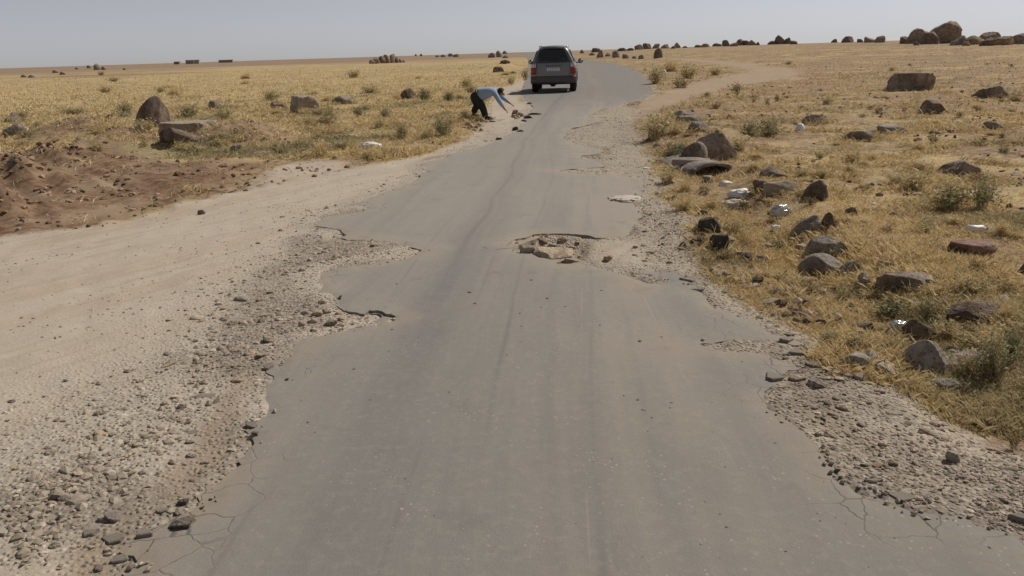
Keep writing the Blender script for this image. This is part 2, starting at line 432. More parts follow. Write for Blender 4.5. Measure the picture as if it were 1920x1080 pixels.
def mat_asphalt():
    m = Mat('asphalt'); p = m.pos()
    lat = m.attr('lat'); lon = m.attr('lon'); ed = m.attr('edge')
    wob = m.math('MULTIPLY', m.math('SUBTRACT', m.noise(p, 0.5, 2), 0.5), 0.25)
    lt = m.math('ADD', lat, wob)
    s1 = m.noise(m.comb(m.math('MULTIPLY', lt, 2.2), m.math('MULTIPLY', lon, 0.10)), 1, 3, 0.6)
    s2 = m.noise(m.comb(m.math('MULTIPLY', lt, 9.0), m.math('MULTIPLY', lon, 0.22)), 1, 4, 0.65)
    s3 = m.noise(m.comb(m.math('MULTIPLY', lt, 34.0), m.math('MULTIPLY', lon, 0.8)), 1, 3, 0.7)
    blot = m.noise(p, 1.3, 5, 0.62); fine = m.noise(p, 130, 3, 0.7); mid = m.noise(p, 18, 4, 0.65)
    c = m.mix(s1, (0.192, 0.181, 0.166), (0.280, 0.260, 0.234))
    c = m.mix(m.math('MULTIPLY', m.mr(s2, 0.38, 0.68), 0.5), c, (0.275, 0.252, 0.224))
    c = m.mix(m.math('MULTIPLY', m.mr(s3, 0.52, 0.75), 0.3), c, (0.31, 0.278, 0.238))
    # darker worn wheel paths, dusty verges
    wheel = m.math('MULTIPLY', m.mr(m.math('ABSOLUTE', m.math('SUBTRACT', lt, 0.06)), 0.03, 0.27, 1.0, 0.0), m.mr(s2, 0.2, 0.6))
    c = m.mix(m.math('MULTIPLY', m.math('MULTIPLY', wheel, 0.62), m.mr(lon, 2.5, 6.0, 0.3, 1.0)), c, (0.152, 0.148, 0.148))
    wheel2 = m.mr(m.math('ABSOLUTE', m.math('SUBTRACT', lt, -0.02)), 0.0, 0.045, 1.0, 0.0)
    c = m.mix(m.math('MULTIPLY', m.math('MULTIPLY', wheel2, m.mr(lon, 5.0, 9.0)), 0.75), c, (0.125, 0.122, 0.122))
    wheel3 = m.math('MULTIPLY', m.mr(m.math('ABSOLUTE', m.math('SUBTRACT', lt, 1.25)), 0.1, 0.7, 1.0, 0.0), m.mr(s1, 0.3, 0.6))
    dusty = m.math('MULTIPLY', m.mr(m.math('ADD', m.math('MULTIPLY', wheel3, 0.6), m.math('MULTIPLY', blot, 0.9)), 0.55, 1.05), 0.65)
    c = m.mix(dusty, c, (0.318, 0.272, 0.220))
    c = m.mix(m.math('MULTIPLY', m.mr(blot, 0.55, 0.78), 0.4), c, (0.30, 0.262, 0.216))
    lft = m.math('MULTIPLY', m.math('MULTIPLY', m.mr(m.math('ABSOLUTE', m.math('ADD', lt, 0.63)), 0.012, 0.05, 1.0, 0.0), m.mr(m.noise(p, 5, 4, .7), .4, .6)), m.mr(lon, 2.0, 6.5, 0.6, 0.0))
    c = m.mix(lft, c, (0.37, 0.30, 0.225))
    # dark tyre marks that wander along the road
    for off, amp, wd_, st_ in ((0.55, .25, .028, .40), (-.32, .2, .022, .35), (1.05, .3, .03, .30), (0.30, .15, .018, .35)):
        wv = m.math('ADD', m.math('SUBTRACT', lat, off), m.math('MULTIPLY', m.math('SUBTRACT', m.noise(m.comb(m.math('MULTIPLY', lon, .16), off * 9.0), 1, 1), .5), amp * 2))
        ln_ = m.math('MULTIPLY', m.mr(m.math('ABSOLUTE', wv), 0.0, wd_, 1.0, 0.0), m.mr(m.noise(m.comb(m.math('MULTIPLY', lat, 3.0), m.math('MULTIPLY', lon, .35)), 1, 2), .42, .6))
        c = m.mix(m.math('MULTIPLY', ln_, st_), c, (0.13, 0.125, 0.122))
    for off, slope in ((1.75, .05), (2.35, .02), (0.9, -.03)):
        wv = m.math('ADD', m.math('SUBTRACT', lat, off), m.math('MULTIPLY', lon, slope))
        ln_ = m.math('MULTIPLY', m.mr(m.math('ABSOLUTE', wv), 0.0, .010, 1.0, 0.0), m.mr(m.noise(p, 1.1, 3), .48, .58))
        c = m.mix(m.math('MULTIPLY', ln_, .28), c, (0.40, 0.35, 0.29))
    # dust lying along the broken edge
    de = m.mr(m.math('ADD', ed, m.math('MULTIPLY', m.math('SUBTRACT', mid, 0.5), 0.5)), 0.02, 0.38, 1.0, 0.0)
    c = m.mix(m.math('MULTIPLY', m.math('MULTIPLY', de, m.mr(blot, .3, .62)), 0.75), c, (0.335, 0.275, 0.21))
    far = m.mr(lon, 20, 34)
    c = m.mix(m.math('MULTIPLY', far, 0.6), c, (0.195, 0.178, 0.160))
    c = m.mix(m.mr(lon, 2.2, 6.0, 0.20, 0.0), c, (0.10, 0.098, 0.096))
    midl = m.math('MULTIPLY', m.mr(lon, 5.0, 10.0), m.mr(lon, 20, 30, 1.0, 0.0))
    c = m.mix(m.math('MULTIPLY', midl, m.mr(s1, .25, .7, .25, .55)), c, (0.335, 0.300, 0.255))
    c = m.mix(1.0, c, (0.935, 0.94, 0.95), 'MULTIPLY')
    # light chips in the surface
    c = m.mix(m.math('MULTIPLY', m.mr(m.noise(p, 2.6, 5, .7), .56, .70), .30), c, (0.135, 0.127, 0.118))
    c = m.mix(m.math('MULTIPLY', m.math('SUBTRACT', mid, .5), .9, True), c, (0.36, 0.325, 0.28))
    spk = m.mr(m.noise(p, 1.9, 4, .6), .42, .62)
    ch = m.voro(p, 46, 'F1', 'Distance'); cr = m.sep(m.voro(p, 46, 'F1', 'Color'))
    chip = m.math('MULTIPLY', m.math('LESS_THAN', ch, m.math('MULTIPLY', cr[0], 0.30)), m.math('GREATER_THAN', cr[1], 0.55))
    c = m.mix(m.math('MULTIPLY', m.math('MULTIPLY', chip, spk), 0.50), c, (0.43, 0.375, 0.31))
    ch2 = m.voro(p, 16, 'F1', 'Distance'); cr2 = m.sep(m.voro(p, 16, 'F1', 'Color'))
    chip2 = m.math('MULTIPLY', m.math('LESS_THAN', ch2, m.math('MULTIPLY', cr2[0], 0.13)), m.math('GREATER_THAN', cr2[1], 0.86))
    c = m.mix(m.math('MULTIPLY', m.math('MULTIPLY', chip2, spk), 0.55), c, m.mix(m.math('GREATER_THAN', cr2[2], 0.75), (0.50, 0.44, 0.37), (0.07, 0.06, 0.055)))
    c = m.mix(m.math('MULTIPLY', m.math('SUBTRACT', fine, 0.5), 0.8, True), c, (0.10, 0.088, 0.075))
    # cracks near the edge
    wp = m.add(p, m.scale(m.noise(p, 4, 3, 0.6, True), (0.16, 0.16, 0.0)))
    cd = m.voro(wp, 5.2, 'DISTANCE_TO_EDGE')
    crk = m.math('MULTIPLY', m.mr(cd, 0.002, 0.020, 1.0, 0.0), m.math('MULTIPLY', m.mr(ed, 0.05, 0.45, 1.0, 0.0), m.mr(m.noise(p, 0.9, 2), 0.50, 0.60)))
    c = m.mix(m.math('MULTIPLY', crk, 0.55), c, (0.05, 0.042, 0.036))
    h = m.math('ADD', m.math('MULTIPLY', fine, 0.6), m.math('MULTIPLY', mid, 0.8))
    h = m.math('SUBTRACT', h, m.math('MULTIPLY', crk, 2.0))
    b = m.bump(h, 0.35, 0.008)
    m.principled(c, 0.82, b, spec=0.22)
    return m.m

def mat_rock(name, dark, light, pits=1.0):
    m = Mat(name); p = m.objco(); pw = m.pos()
    n1 = m.noise(pw, 3.2, 4, 0.6); n2 = m.noise(pw, 19, 4, 0.65); n3 = m.noise(pw, 80, 3, 0.7)
    c = m.mix(m.mr(n1, 0.3, 0.7), dark, light)
    c = m.mix(m.math('MULTIPLY', m.mr(n2, 0.5, 0.72), 0.55), c, tuple(min(1, v * 1.35) for v in light))
    c = m.mix(m.math('MULTIPLY', m.mr(n2, 0.5, 0.28), 0.45), c, tuple(v * 0.6 for v in dark))
    v = m.voro(pw, 42, 'F1')
    pit = m.mr(v, 0.06, 0.26, 1.0, 0.0)
    c = m.mix(m.math('MULTIPLY', pit, 0.4 * pits), c, tuple(v_ * 0.45 for v_ in dark))
    c = m.mix(1.0, c, m.info('Color'), 'MULTIPLY')
    h = m.math('ADD', m.math('MULTIPLY', n2, 1.0), m.math('MULTIPLY', n3, 0.45))
    h = m.math('SUBTRACT', h, m.math('MULTIPLY', pit, 0.5 * pits))
    m.principled(c, 0.93, m.bump(h, 1.0, 0.035), spec=0.15)
    return m.m

def mat_gravel():
    m = Mat('gravel_stone'); t = m.attr('tone'); p = m.pos()
    c = m.ramp(t, [(0.0, (0.085, 0.070, 0.058)), (0.22, (0.20, 0.165, 0.132)), (0.5, (0.300, 0.252, 0.203)), (0.8, (0.405, 0.348, 0.285)), (1.0, (0.54, 0.475, 0.40))])
    n = m.noise(p, 90, 3, 0.6)
    c = m.mix(m.math('MULTIPLY', n, 0.35), c, (0.36, 0.285, 0.21))
    m.principled(c, 0.92, m.bump(n, 0.4, 0.004), spec=0.15)
    return m.m

def mat_grass():
    m = Mat('dry_grass'); t = m.attr('tone'); g = m.attr('green')
    c = m.ramp(t, [(0.0, (0.20, 0.128, 0.060)), (0.3, (0.46, 0.345, 0.180)), (0.65, (0.70, 0.55, 0.310)), (1.0, (0.86, 0.73, 0.48))])
    gc = m.ramp(t, [(0.0, (0.11, 0.105, 0.058)), (0.5, (0.25, 0.245, 0.148)), (1.0, (0.42, 0.395, 0.25))])
    c = m.mix(g, c, gc)
    d = m.new('ShaderNodeBsdfDiffuse'); m.put(d.inputs[0], c)
    tr = m.new('ShaderNodeBsdfTranslucent'); m.put(tr.inputs[0], c)
    x = m.new('ShaderNodeMixShader'); x.inputs[0].default_value = 0.34
    m.t.links.new(d.outputs[0], x.inputs[1]); m.t.links.new(tr.outputs[0], x.inputs[2])
    m.done(x.outputs[0]); return m.m

def mat_plain(name, col, rough=0.6, metal=0.0, spec=0.4, var=0.0, bump=0.0, sc=30):
    m = Mat(name); c = col; nrm = None
    if var or bump:
        n = m.noise(m.objco(), sc, 4, 0.6)
        c = m.mix(m.math('MULTIPLY', n, var), col, tuple(v * 0.45 for v in col)) if var else col
        nrm = m.bump(n, bump, 0.01) if bump else None
    m.principled(c, rough, nrm, spec=spec, Metallic=metal)
    return m.m

M_GROUND = mat_ground(); M_ASPH = mat_asphalt()
M_ROCK = mat_rock('basalt', (0.150, 0.114, 0.090), (0.395, 0.325, 0.265))
M_TAN = mat_rock('tan_rock', (0.28, 0.225, 0.172), (0.47, 0.395, 0.315), 0.5)
M_GREY = mat_rock('grey_rock', (0.155, 0.132, 0.112), (0.400, 0.345, 0.295), 0.8)
M_REDR = mat_rock('reddish_slab', (0.24, 0.155, 0.120), (0.36, 0.255, 0.205), 0.3)
M_CHUNK = mat_rock('broken_asphalt', (0.060, 0.052, 0.046), (0.150, 0.130, 0.112), 1.0)
M_GRAV = mat_gravel(); M_GRASS = mat_grass()

# ------------------------------------------------------------------ the ground
def fan_grid(ang, rad, oy=-3.0):
    A, R = np.meshgrid(ang, rad)
    return (np.sin(A) * R).ravel(), (np.cos(A) * R + oy).ravel()

def build_ground():
    fine = np.radians(np.arange(-52, 52.01, 0.25))
    coarse = np.radians(np.arange(55, 306, 3.5))
    ang = np.concatenate([fine, coarse, [fine[0] + 2 * np.pi]])
    rad = [0.4]
    while rad[-1] < 190: rad.append(rad[-1] * 1.011 + 0.0015)
    while rad[-1] < 9000: rad.append(rad[-1] * 1.09)
    rad = np.array(rad); na, nr = len(ang), len(rad)
    x, y = fan_grid(ang, rad)
    raw = asphalt_raw(x, y)
    z = ground_z(x, y, raw)
    cut = raw > 0.30
    z = np.where(cut, z - 0.05, z)
    dist = np.hypot(x, y)
    def zone(poly, soft):
        d = sdf_poly(x, y, poly); s = soft + 0.012 * dist
        return np.clip(0.5 + d / (2 * s), 0, 1)
    wd = zone(DUST, 0.35); wr = zone(RED, 0.30); wt = zone(TRACK, 0.25)
    gl = np.clip((sdf_poly(x, y, GRAV_L) + 0.3) / 1.6, 0, 1); gr = zone(GRAV_R, 0.16)
    sd_ = zone(SAND, .12); wd = np.maximum(wd, sd_); gr = gr * (1 - .85 * sd_)
    wg = np.maximum(np.maximum(gl, gr), np.clip(1 + raw / 0.5, 0, 1) * (y < 40))
    for cx, cy, h, sx, sy in _featw[2:9]: wr = np.maximum(wr, np.clip(1.3 * np.exp(-((x - cx) / sx / .9) ** 2 - ((y - cy) / sy / .9) ** 2), 0, 1))
    out_ = -raw
    wr = wr * (0.38 + 0.62 * sstep(-3.0, -5.2, x))
    wd = np.maximum(wd, 0.75 * zone(RED, .3) * sstep(-4.6, -3.0, x))
    edge = np.clip(1 - np.abs(out_ - 0.13) / 0.28, 0, 1) * np.clip(0.4 + 0.9 * fbm2(x / 2.0, y / 2.0, 2, 31), 0, 1)
    right = sstep(-1, 1.0, x - 0.05 * y - 0.3)
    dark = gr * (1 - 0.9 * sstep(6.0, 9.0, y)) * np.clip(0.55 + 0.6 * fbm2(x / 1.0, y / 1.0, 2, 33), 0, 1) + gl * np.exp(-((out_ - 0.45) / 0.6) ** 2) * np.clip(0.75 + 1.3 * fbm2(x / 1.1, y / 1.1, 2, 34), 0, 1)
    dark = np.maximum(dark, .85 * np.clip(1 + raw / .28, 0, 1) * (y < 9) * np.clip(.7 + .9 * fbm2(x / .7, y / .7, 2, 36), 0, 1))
    cover = np.where(x - 0.05 * y > 1.5, 0.54 - 0.15 * sstep(8, 16, y) + 0.06 * sstep(40, 80, y), 0.52 + 0.36 * sstep(16, 40, dist))
    cover = cover - 0.45 * np.exp(-(dist_line(x, y, DITCH) / 0.28) ** 2) - 0.25 * np.exp(-((sdf_poly(x, y, GRAV_R) + .1) / .22) ** 2)
    far = sstep(40, 110, dist)
    rim = sstep(170, 330, dist + 60 * fbm2(x / 90, y / 40, 2, 77)) * (x < 0.05 * y + 8)
    i = np.arange(nr - 1)[:, None] * na + np.arange(na - 1)[None, :]
    q = np.stack([i, i + 1, i + 1 + na, i + na], -1).reshape(-1, 4)[:, ::-1]
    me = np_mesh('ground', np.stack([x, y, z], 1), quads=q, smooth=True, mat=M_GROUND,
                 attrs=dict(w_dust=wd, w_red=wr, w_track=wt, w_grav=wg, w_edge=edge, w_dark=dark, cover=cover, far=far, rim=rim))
    tag(link('ground', me), kind='structure')

build_ground()

# ------------------------------------------------------------------ the broken asphalt: a sheet with a ragged, thick edge
CL_Y = np.array([-3, 2, 3.9, 5.4, 7.1, 11, 16.2, 24, 32, 60, 100, 300.0]); CL_X = np.array([-.85, -.75, -.67, -.57, -.38, 0, .43, 1.25, 2.2, 5.0, 8.0, 10.0])

def build_road(name='road', grow=0.0, drop=0.0, ymax=900.0, mat=None):
    ang = np.radians(np.arange(-32, 40.01, 0.2))
    rad = [0.4]
    while rad[-1] < ymax: rad.append(rad[-1] * 1.0075 + 0.001)
    rad = np.array(rad); na, nr = len(ang), len(rad)
    x, y = fan_grid(ang, rad)
    extra = lambda a, b: grow * np.clip(.25 + 1.6 * fbm2(a / .8, b / .8, 2, 71), -.6, 1) + .6 * grow * (cells2(a / .13 + 3, b / .13) - .5) if grow else 0.0
    f = asphalt_sdf(x, y) + extra(x, y)
    if grow: f = np.minimum(f, .35 - asphalt_raw(x, y))
    ins = f > 0
    idx = np.arange(na * nr).reshape(nr, na)
    c = [idx[:-1, :-1].ravel(), idx[:-1, 1:].ravel(), idx[1:, 1:].ravel(), idx[1:, :-1].ravel()]
    c = np.stack(c, 1)[:, ::-1]
    cnt = ins[c].sum(1)
    full = c[cnt == 4]; mixed = c[(cnt > 0) & (cnt < 4)]
    remap = -np.ones(na * nr, np.int64)
    used = np.unique(np.concatenate([full.ravel(), mixed[ins[mixed]]]))
    remap[used] = np.arange(len(used))
    vx = list(x[used]); vy = list(y[used]); ev = {}; polys = []; segs = []
    def edge_v(a, b):
        k = (a, b) if a < b else (b, a)
        if k not in ev:
            t = f[a] / (f[a] - f[b]); t = min(max(t, 0.03), 0.97)
            ev[k] = len(vx); vx.append(x[a] + (x[b] - x[a]) * t); vy.append(y[a] + (y[b] - y[a]) * t)
        return ev[k]
    for cell in mixed.tolist():
        po = []; ex = None; first = None
        for k in range(4):
            a, b = cell[k], cell[(k + 1) % 4]
            if ins[a]: po.append(int(remap[a]))
            if ins[a] != ins[b]:
                e = edge_v(a, b); po.append(e)
                if ins[a]: ex = e
                elif ex is not None: segs.append((ex, e)); ex = None
                else: first = e
        if ex is not None and first is not None: segs.append((ex, first))
        if len(po) > 2: polys.append(po)
    vx = np.array(vx); vy = np.array(vy); n = len(vx)
    vz = road_z(vx, vy) - drop
    ed = np.clip(asphalt_sdf(vx, vy), 0, 2)
    vz = vz - 0.012 * np.exp(-(ed / 0.05) ** 2) * (0.5 + fbm2(vx / .2, vy / .2, 2, 40))
    segs = np.array(segs)
    bid = np.unique(segs.ravel()); bm_ = -np.ones(n, np.int64); 
    top2 = np.stack([vx[bid], vy[bid], vz[bid]], 1)
    bot = top2.copy(); bot[:, 2] -= 0.075; bot[:, :2] += 0.012 * rng.normal(size=(len(bid), 2))
    bm_[bid] = np.arange(len(bid))
    T = n + bm_; B = n + len(bid) + bm_
    sk = np.stack([T[segs[:, 0]], B[segs[:, 0]], B[segs[:, 1]], T[segs[:, 1]]], 1)
    V = np.concatenate([np.stack([vx, vy, vz], 1), top2, bot])
    quads = np.concatenate([remap[full], sk])
    sm = np.concatenate([np.ones(len(full), bool), np.zeros(len(sk), bool), np.ones(len(polys), bool)])
    lat = V[:, 0] - np.interp(V[:, 1], CL_Y, CL_X)
    edge = np.concatenate([ed, np.zeros(2 * len(bid))])
    me = np_mesh(name, V, quads=quads, polys=polys, smooth=sm, mat=mat or M_ASPH, attrs=dict(lat=lat, lon=V[:, 1], edge=edge))
    tag(link(name, me), kind='structure')

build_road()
build_road('old_road_layer', 0.13, 0.017, 17.0)

# ------------------------------------------------------------------ rocks
def ico(sub):
    bm = bmesh.new(); bmesh.ops.create_icosphere(bm, subdivisions=sub, radius=1.0)
    v = np.array([q.co[:] for q in bm.verts]); t = np.array([[q.index for q in fc.verts] for fc in bm.faces]); bm.free()
    return v, t
ICO = {k: ico(k) for k in (1, 2, 3, 4, 5)}

def rock_verts(seed, sub, cuts=12, cut=(0.42, 0.84), rough=0.13, soft=0.93, taper=0.0, lean=0.0, flat=None, sharp=None, over=0.34):
    """a unit boulder (about -1..1): a ball cut by random planes, then worn"""
    r = np.random.default_rng(seed); v, t = ICO[sub]; v = v.copy()
    v = v * (1 + 0.16 * fbm3(v * 0.9 + seed, 2)[:, None])
    for k in range(cuts):
        nrm = r.normal(size=3); nrm /= np.linalg.norm(nrm)
        if nrm[2] < -0.4: nrm[2] *= -1
        d = r.uniform(*cut)
        v = v - nrm * (np.maximum(0, v @ nrm - d) * soft)[:, None]
    for nrm, d in (sharp or []):
        nrm = np.array(nrm, float); nrm /= np.linalg.norm(nrm)
        v = v - nrm * (np.maximum(0, v @ nrm - d) * 0.96)[:, None]
    if flat: v[:, 2] = np.minimum(v[:, 2], flat + 0.1 * (v[:, 2] - flat))
    v = v * (1 + rough * fbm3(v * 2.6 + seed * 1.7, 4 if sub > 2 else 2)[:, None])
    if taper:
        k = 1 - taper * np.clip(v[:, 2] + 0.5, 0, 1.5) / 1.5
        v[:, 0] *= k; v[:, 1] *= k
    v[:, 0] += lean * v[:, 2]
    if sub > 2:
        v = v * (1 - 0.05 * np.abs(fbm3(v * 5.5 + seed, 2))[:, None] * 2)
    v[:, :2] -= (v[:, :2].max(0) + v[:, :2].min(0)) / 2
    v[:, :2] /= (v[:, :2].max(0) - v[:, :2].min(0)) / 2
    if over: v[:, 1] -= over * v[:, 2]
    lo = -0.75
    v[:, 2] = np.where(v[:, 2] < lo, lo + 0.3 * (v[:, 2] - lo), v[:, 2])
    v[:, 2] = (v[:, 2] - v[:, 2].min()) / (v[:, 2].max() - v[:, 2].min())
    return v, t

COLS = dict(n=(1, 1, 1, 1), d=(.68, .64, .63, 1), l=(1.22, 1.18, 1.12, 1), w=(1.1, 1.0, .88, 1), g=(.95, .98, 1.0, 1), r=(1.05, .88, .76, 1))

ROCK_SITES = []
def rock(name, px, py, w, h, label, cat='rock', mat=None, seed=None, sub=None, col='n', depth=0.8, dist=None, group=None, rotz=None, sink=0.34, tilt=0.0, **kw):
    seed = seed if seed is not None else int(px * 7 + py * 13)
    mat = mat or M_ROCK
    X, Y, Z = at(px, py, dist)
    sc = math.hypot(Y, 0.0) * math.cos(PITCH) + (CAM_H - Z) * math.sin(PITCH)   # depth along the view axis
    mpx = sc / F_PX
    W, Hh = w * mpx, h * mpx
    D = W * depth
    ang_down = math.atan2(CAM_H - Z, Y)
    Hh = max(0.5 * Hh, (Hh - 0.30 * D * math.sin(ang_down)) / max(0.75, math.cos(ang_down)))
    if Y < 45 and w > 13: ROCK_SITES.append((X + math.sin(math.atan2(X, Y)) * D * .42, Y + D * .42, W / 2, D / 2, Hh))
    sub = sub or (5 if w > 85 else 4 if w > 34 else 3 if w > 13 else 2)
    v, t = rock_verts(seed, sub, **kw)
    v = v * np.array([W / 2, D / 2, Hh / (1 - sink)])
    v[:, 2] -= Hh / (1 - sink) * sink
    me = np_mesh(name, v, tris=t, smooth=True, mat=mat)
    a = math.atan2(X, Y)
    o = link(name, me, loc=(X + math.sin(a) * D * 0.42, Y + math.cos(a) * D * 0.42, Z), rot=(0, tilt, -a if rotz is None else rotz), color=COLS[col])
    return tag(o, label, cat, group)

def stone_far(*a, **k):
    return rock(*a, **k)

# right verge and ditch, near to far
rock('boulder', 1734, 704, 92, 68, 'large rounded grey boulder with a pale crease beside the gravel verge', mat=M_GREY, seed=11, cuts=5, cut=(.7, .95), rough=.05, lean=-.15, taper=.25)
rock('rock', 1771, 738, 58, 28, 'smooth oval dark grey stone lying in front of the large rounded boulder', mat=M_GREY, seed=12, cuts=3, cut=(.8, 1), rough=.04, col='g', sink=.08)
rock('stone', 1739, 737, 20, 12, 'small dark stone touching the left end of the smooth oval stone', 'stone', M_GREY, col='d', sink=.08)
rock('boulder', 1818, 612, 104, 44, 'dark half buried boulder with a broken top among the weeds on the right', seed=14, cuts=10, col='d', taper=.2)
rock('rock', 1722, 640, 72, 42, 'dark low rock wedged behind the large rounded boulder under the clear plastic', seed=15, cuts=7, col='d', taper=.25)
rock('boulder', 1692, 556, 98, 46, 'dark flat faced boulder with a pale crusted top beyond the ditch weeds', seed=16, cuts=5, cut=(.6, .8), rough=.06, flat=.6, sharp=[((-.2, -1, .05), .45)])
rock('rock', 1725, 540, 62, 24, 'pale crusted stone lying against the back of the dark flat faced boulder', mat=M_TAN, seed=17)
rock('boulder', 1538, 521, 84, 46, 'long smooth grey boulder lowest in the row of ditch boulders', mat=M_GREY, seed=18, cuts=4, cut=(.75, .95), rough=.04, col='n')
rock('boulder', 1547, 486, 74, 44, 'rounded grey boulder just above the long smooth one in the ditch row', mat=M_GREY, seed=19, cuts=5, cut=(.7, .95), rough=.05)
rock('boulder', 1514, 447, 66, 46, 'grey leaning boulder at the top of the ditch row beside the crumpled foil', mat=M_GREY, seed=20, cuts=6, cut=(.6, .9), rough=.05, lean=.35)
rock('rock', 1533, 438, 30, 30, 'blackish upright stone behind the leaning grey boulder', col='d', seed=21, taper=.3)
rock('rock', 1552, 436, 28, 36, 'rightmost of the two dark upright stones behind the leaning grey boulder', col='d', seed=22, taper=.3)
rock('rock', 1590, 524, 42, 34, 'brown stone right of the long smooth ditch boulder', seed=23, cuts=6)
rock('rock', 1621, 545, 36, 34, 'round tan stone at the right end of the ditch row', mat=M_TAN, seed=24, cuts=4, cut=(.75, .95), rough=.05)
rock('rock', 1506, 480, 36, 22, 'small pale brown stone left of the stacked ditch boulders', mat=M_TAN, seed=25)
rock('rock', 1575, 492, 36, 40, 'grey stone squeezed behind the rounded boulder of the ditch row', mat=M_GREY, seed=26)
rock('boulder', 1525, 376, 52, 40, 'dark brown upright boulder standing alone beyond the ditch litter', seed=27, col='d', cuts=8, taper=.35)
rock('rock', 1462, 366, 62, 28, 'long low pale rock beyond the white plastic', mat=M_TAN, seed=28, cuts=6)
rock('rock', 1428, 358, 36, 22, 'low dark rock left of the long pale rock', seed=29, col='d')
rock('rock', 1450, 334, 52, 20, 'dark grey flat stone on the slope right of the culvert pipe', mat=M_GREY, seed=30, col='d')
rock('boulder', 1336, 305, 98, 62, 'biggest brown roadside boulder with a sloping cracked face', seed=31, cuts=8, cut=(.6, .85), rough=.09, lean=.12, sharp=[((.75, -.6, .35), .55), ((-.5, -.8, .55), .62)])
rock('boulder', 1301, 307, 50, 42, 'rounded boulder left of the biggest roadside boulder half hidden by a weed', seed=32, cuts=5, cut=(.7, .9), rough=.05)
rock('rock', 1238, 278, 30, 12, 'pale stone at the gravel edge below the tall roadside tuft', mat=M_TAN, seed=33)
rock('flat_rock', 1290, 237, 50, 20, 'flat grey slab on the bank above the biggest roadside boulder', mat=M_GREY, seed=34, flat=.5)
rock('flat_rock', 1280, 222, 42, 16, 'upper flat grey slab on the bank behind the tall roadside tuft', mat=M_GREY, seed=35, flat=.5)
rock('flat_rock', 1310, 246, 40, 18, 'small slab between the bank slabs and the biggest roadside boulder', mat=M_GREY, seed=36, flat=.5)
rock('rock', 1330, 437, 44, 30, 'black clod of old asphalt above its twin at the verge edge', mat=M_CHUNK, seed=37, cuts=12)
rock('rock', 1349, 470, 40, 32, 'black rough clod of old asphalt lower on the verge edge', mat=M_CHUNK, seed=38, cuts=12)
rock('rock', 1306, 458, 28, 16, 'small black lump left of the rough asphalt clods', mat=M_CHUNK, seed=39)
rock('stone', 1283, 467, 26, 18, 'grey stone with a dark left side left of the black lumps', 'stone', M_GREY, seed=40)
rock('stone', 1351, 523, 22, 17, 'leftmost of three small pale stones in a row on the verge grass', 'stone', M_TAN, seed=41)
rock('stone', 1366, 526, 18, 14, 'middle of three small pale stones in a row on the verge grass', 'stone', M_TAN, seed=42)
rock('stone', 1388, 527, 22, 15, 'rightmost of three small pale stones in a row on the verge grass', 'stone', M_TAN, seed=43, col='l')
rock('rock', 1596, 692, 64, 30, 'pale flat rock at the edge of the gravel left of the large rounded boulder', mat=M_TAN, seed=44, flat=.5, col='g')
rock('rock', 1650, 708, 72, 26, 'long flat brown rock partly sunk in the gravel left of the large rounded boulder', mat=M_TAN, seed=45, flat=.5)
rock('rock', 1632, 682, 44, 26, 'rough pale rock behind the long flat brown rock', mat=M_TAN, seed=46)
rock('rock', 1617, 624, 48, 24, 'dark elongated stone lying on the slope of the verge', mat=M_GREY, seed=47, col='d')
rock('rock', 1599, 592, 40, 16, 'thin pale grey stone on the slope above the dark elongated stone', mat=M_GREY, seed=48)
rock('rock', 1818, 695, 90, 44, 'rough grey rock behind the big weed at the right edge', mat=M_GREY, seed=49)
rock('stone', 1785, 868, 26, 22, 'round blue grey stone standing proud of the right gravel', 'stone', M_GREY, seed=50, cuts=4, col='g', sink=.06)
rock('stone', 1797, 770, 26, 22, 'pointed tan stone on the gravel below the smooth oval stone', 'stone', M_TAN, seed=51)
rock('stone', 1848, 802, 22, 14, 'left half of a pair of grey stones at the grassy gravel edge', 'stone', M_GREY, seed=52)
rock('stone', 1866, 806, 24, 15, 'right darker half of a pair of grey stones at the grassy gravel edge', 'stone', M_GREY, seed=53, col='d')
rock('stone', 1582, 770, 32, 13, 'pale yellowish stone lying flat on the right gravel', 'stone', M_TAN, seed=54, col='l')
rock('stone', 1531, 728, 34, 15, 'pale grey flat stone at the crumbling road edge', 'stone', M_GREY, seed=55, col='l')
rock('stone', 1795, 786, 30, 12, 'low brown stone just below the pointed tan stone', 'stone', M_TAN, seed=56)
rock('boulder', 1918, 522, 30, 30, 'dark rock cut by the right edge of the picture', seed=57, col='d')
rock('flat_rock', 1820, 484, 84, 30, 'flat reddish brown stone slab lying on the bare soil', mat=M_REDR, seed=58, depth=.75, flat=.15, sink=.05, cuts=12, cut=(.5, .8), rough=.03)
rock('stone', 1597, 406, 26, 18, 'grey stone on the litter strewn soil right of the ditch', 'stone', M_GREY, seed=59)
rock('stone', 1675, 409, 24, 13, 'squarish dark stone on bare soil below the grey green weeds', 'stone', M_GREY, seed=60, col='d')
rock('stone', 1695, 409, 18, 10, 'small dark stone right of the squarish dark stone', 'stone', M_ROCK, seed=61, col='d')
rock('rock', 1744, 420, 34, 12, 'low reddish brown stone left of the white bottle', mat=M_REDR, seed=62)
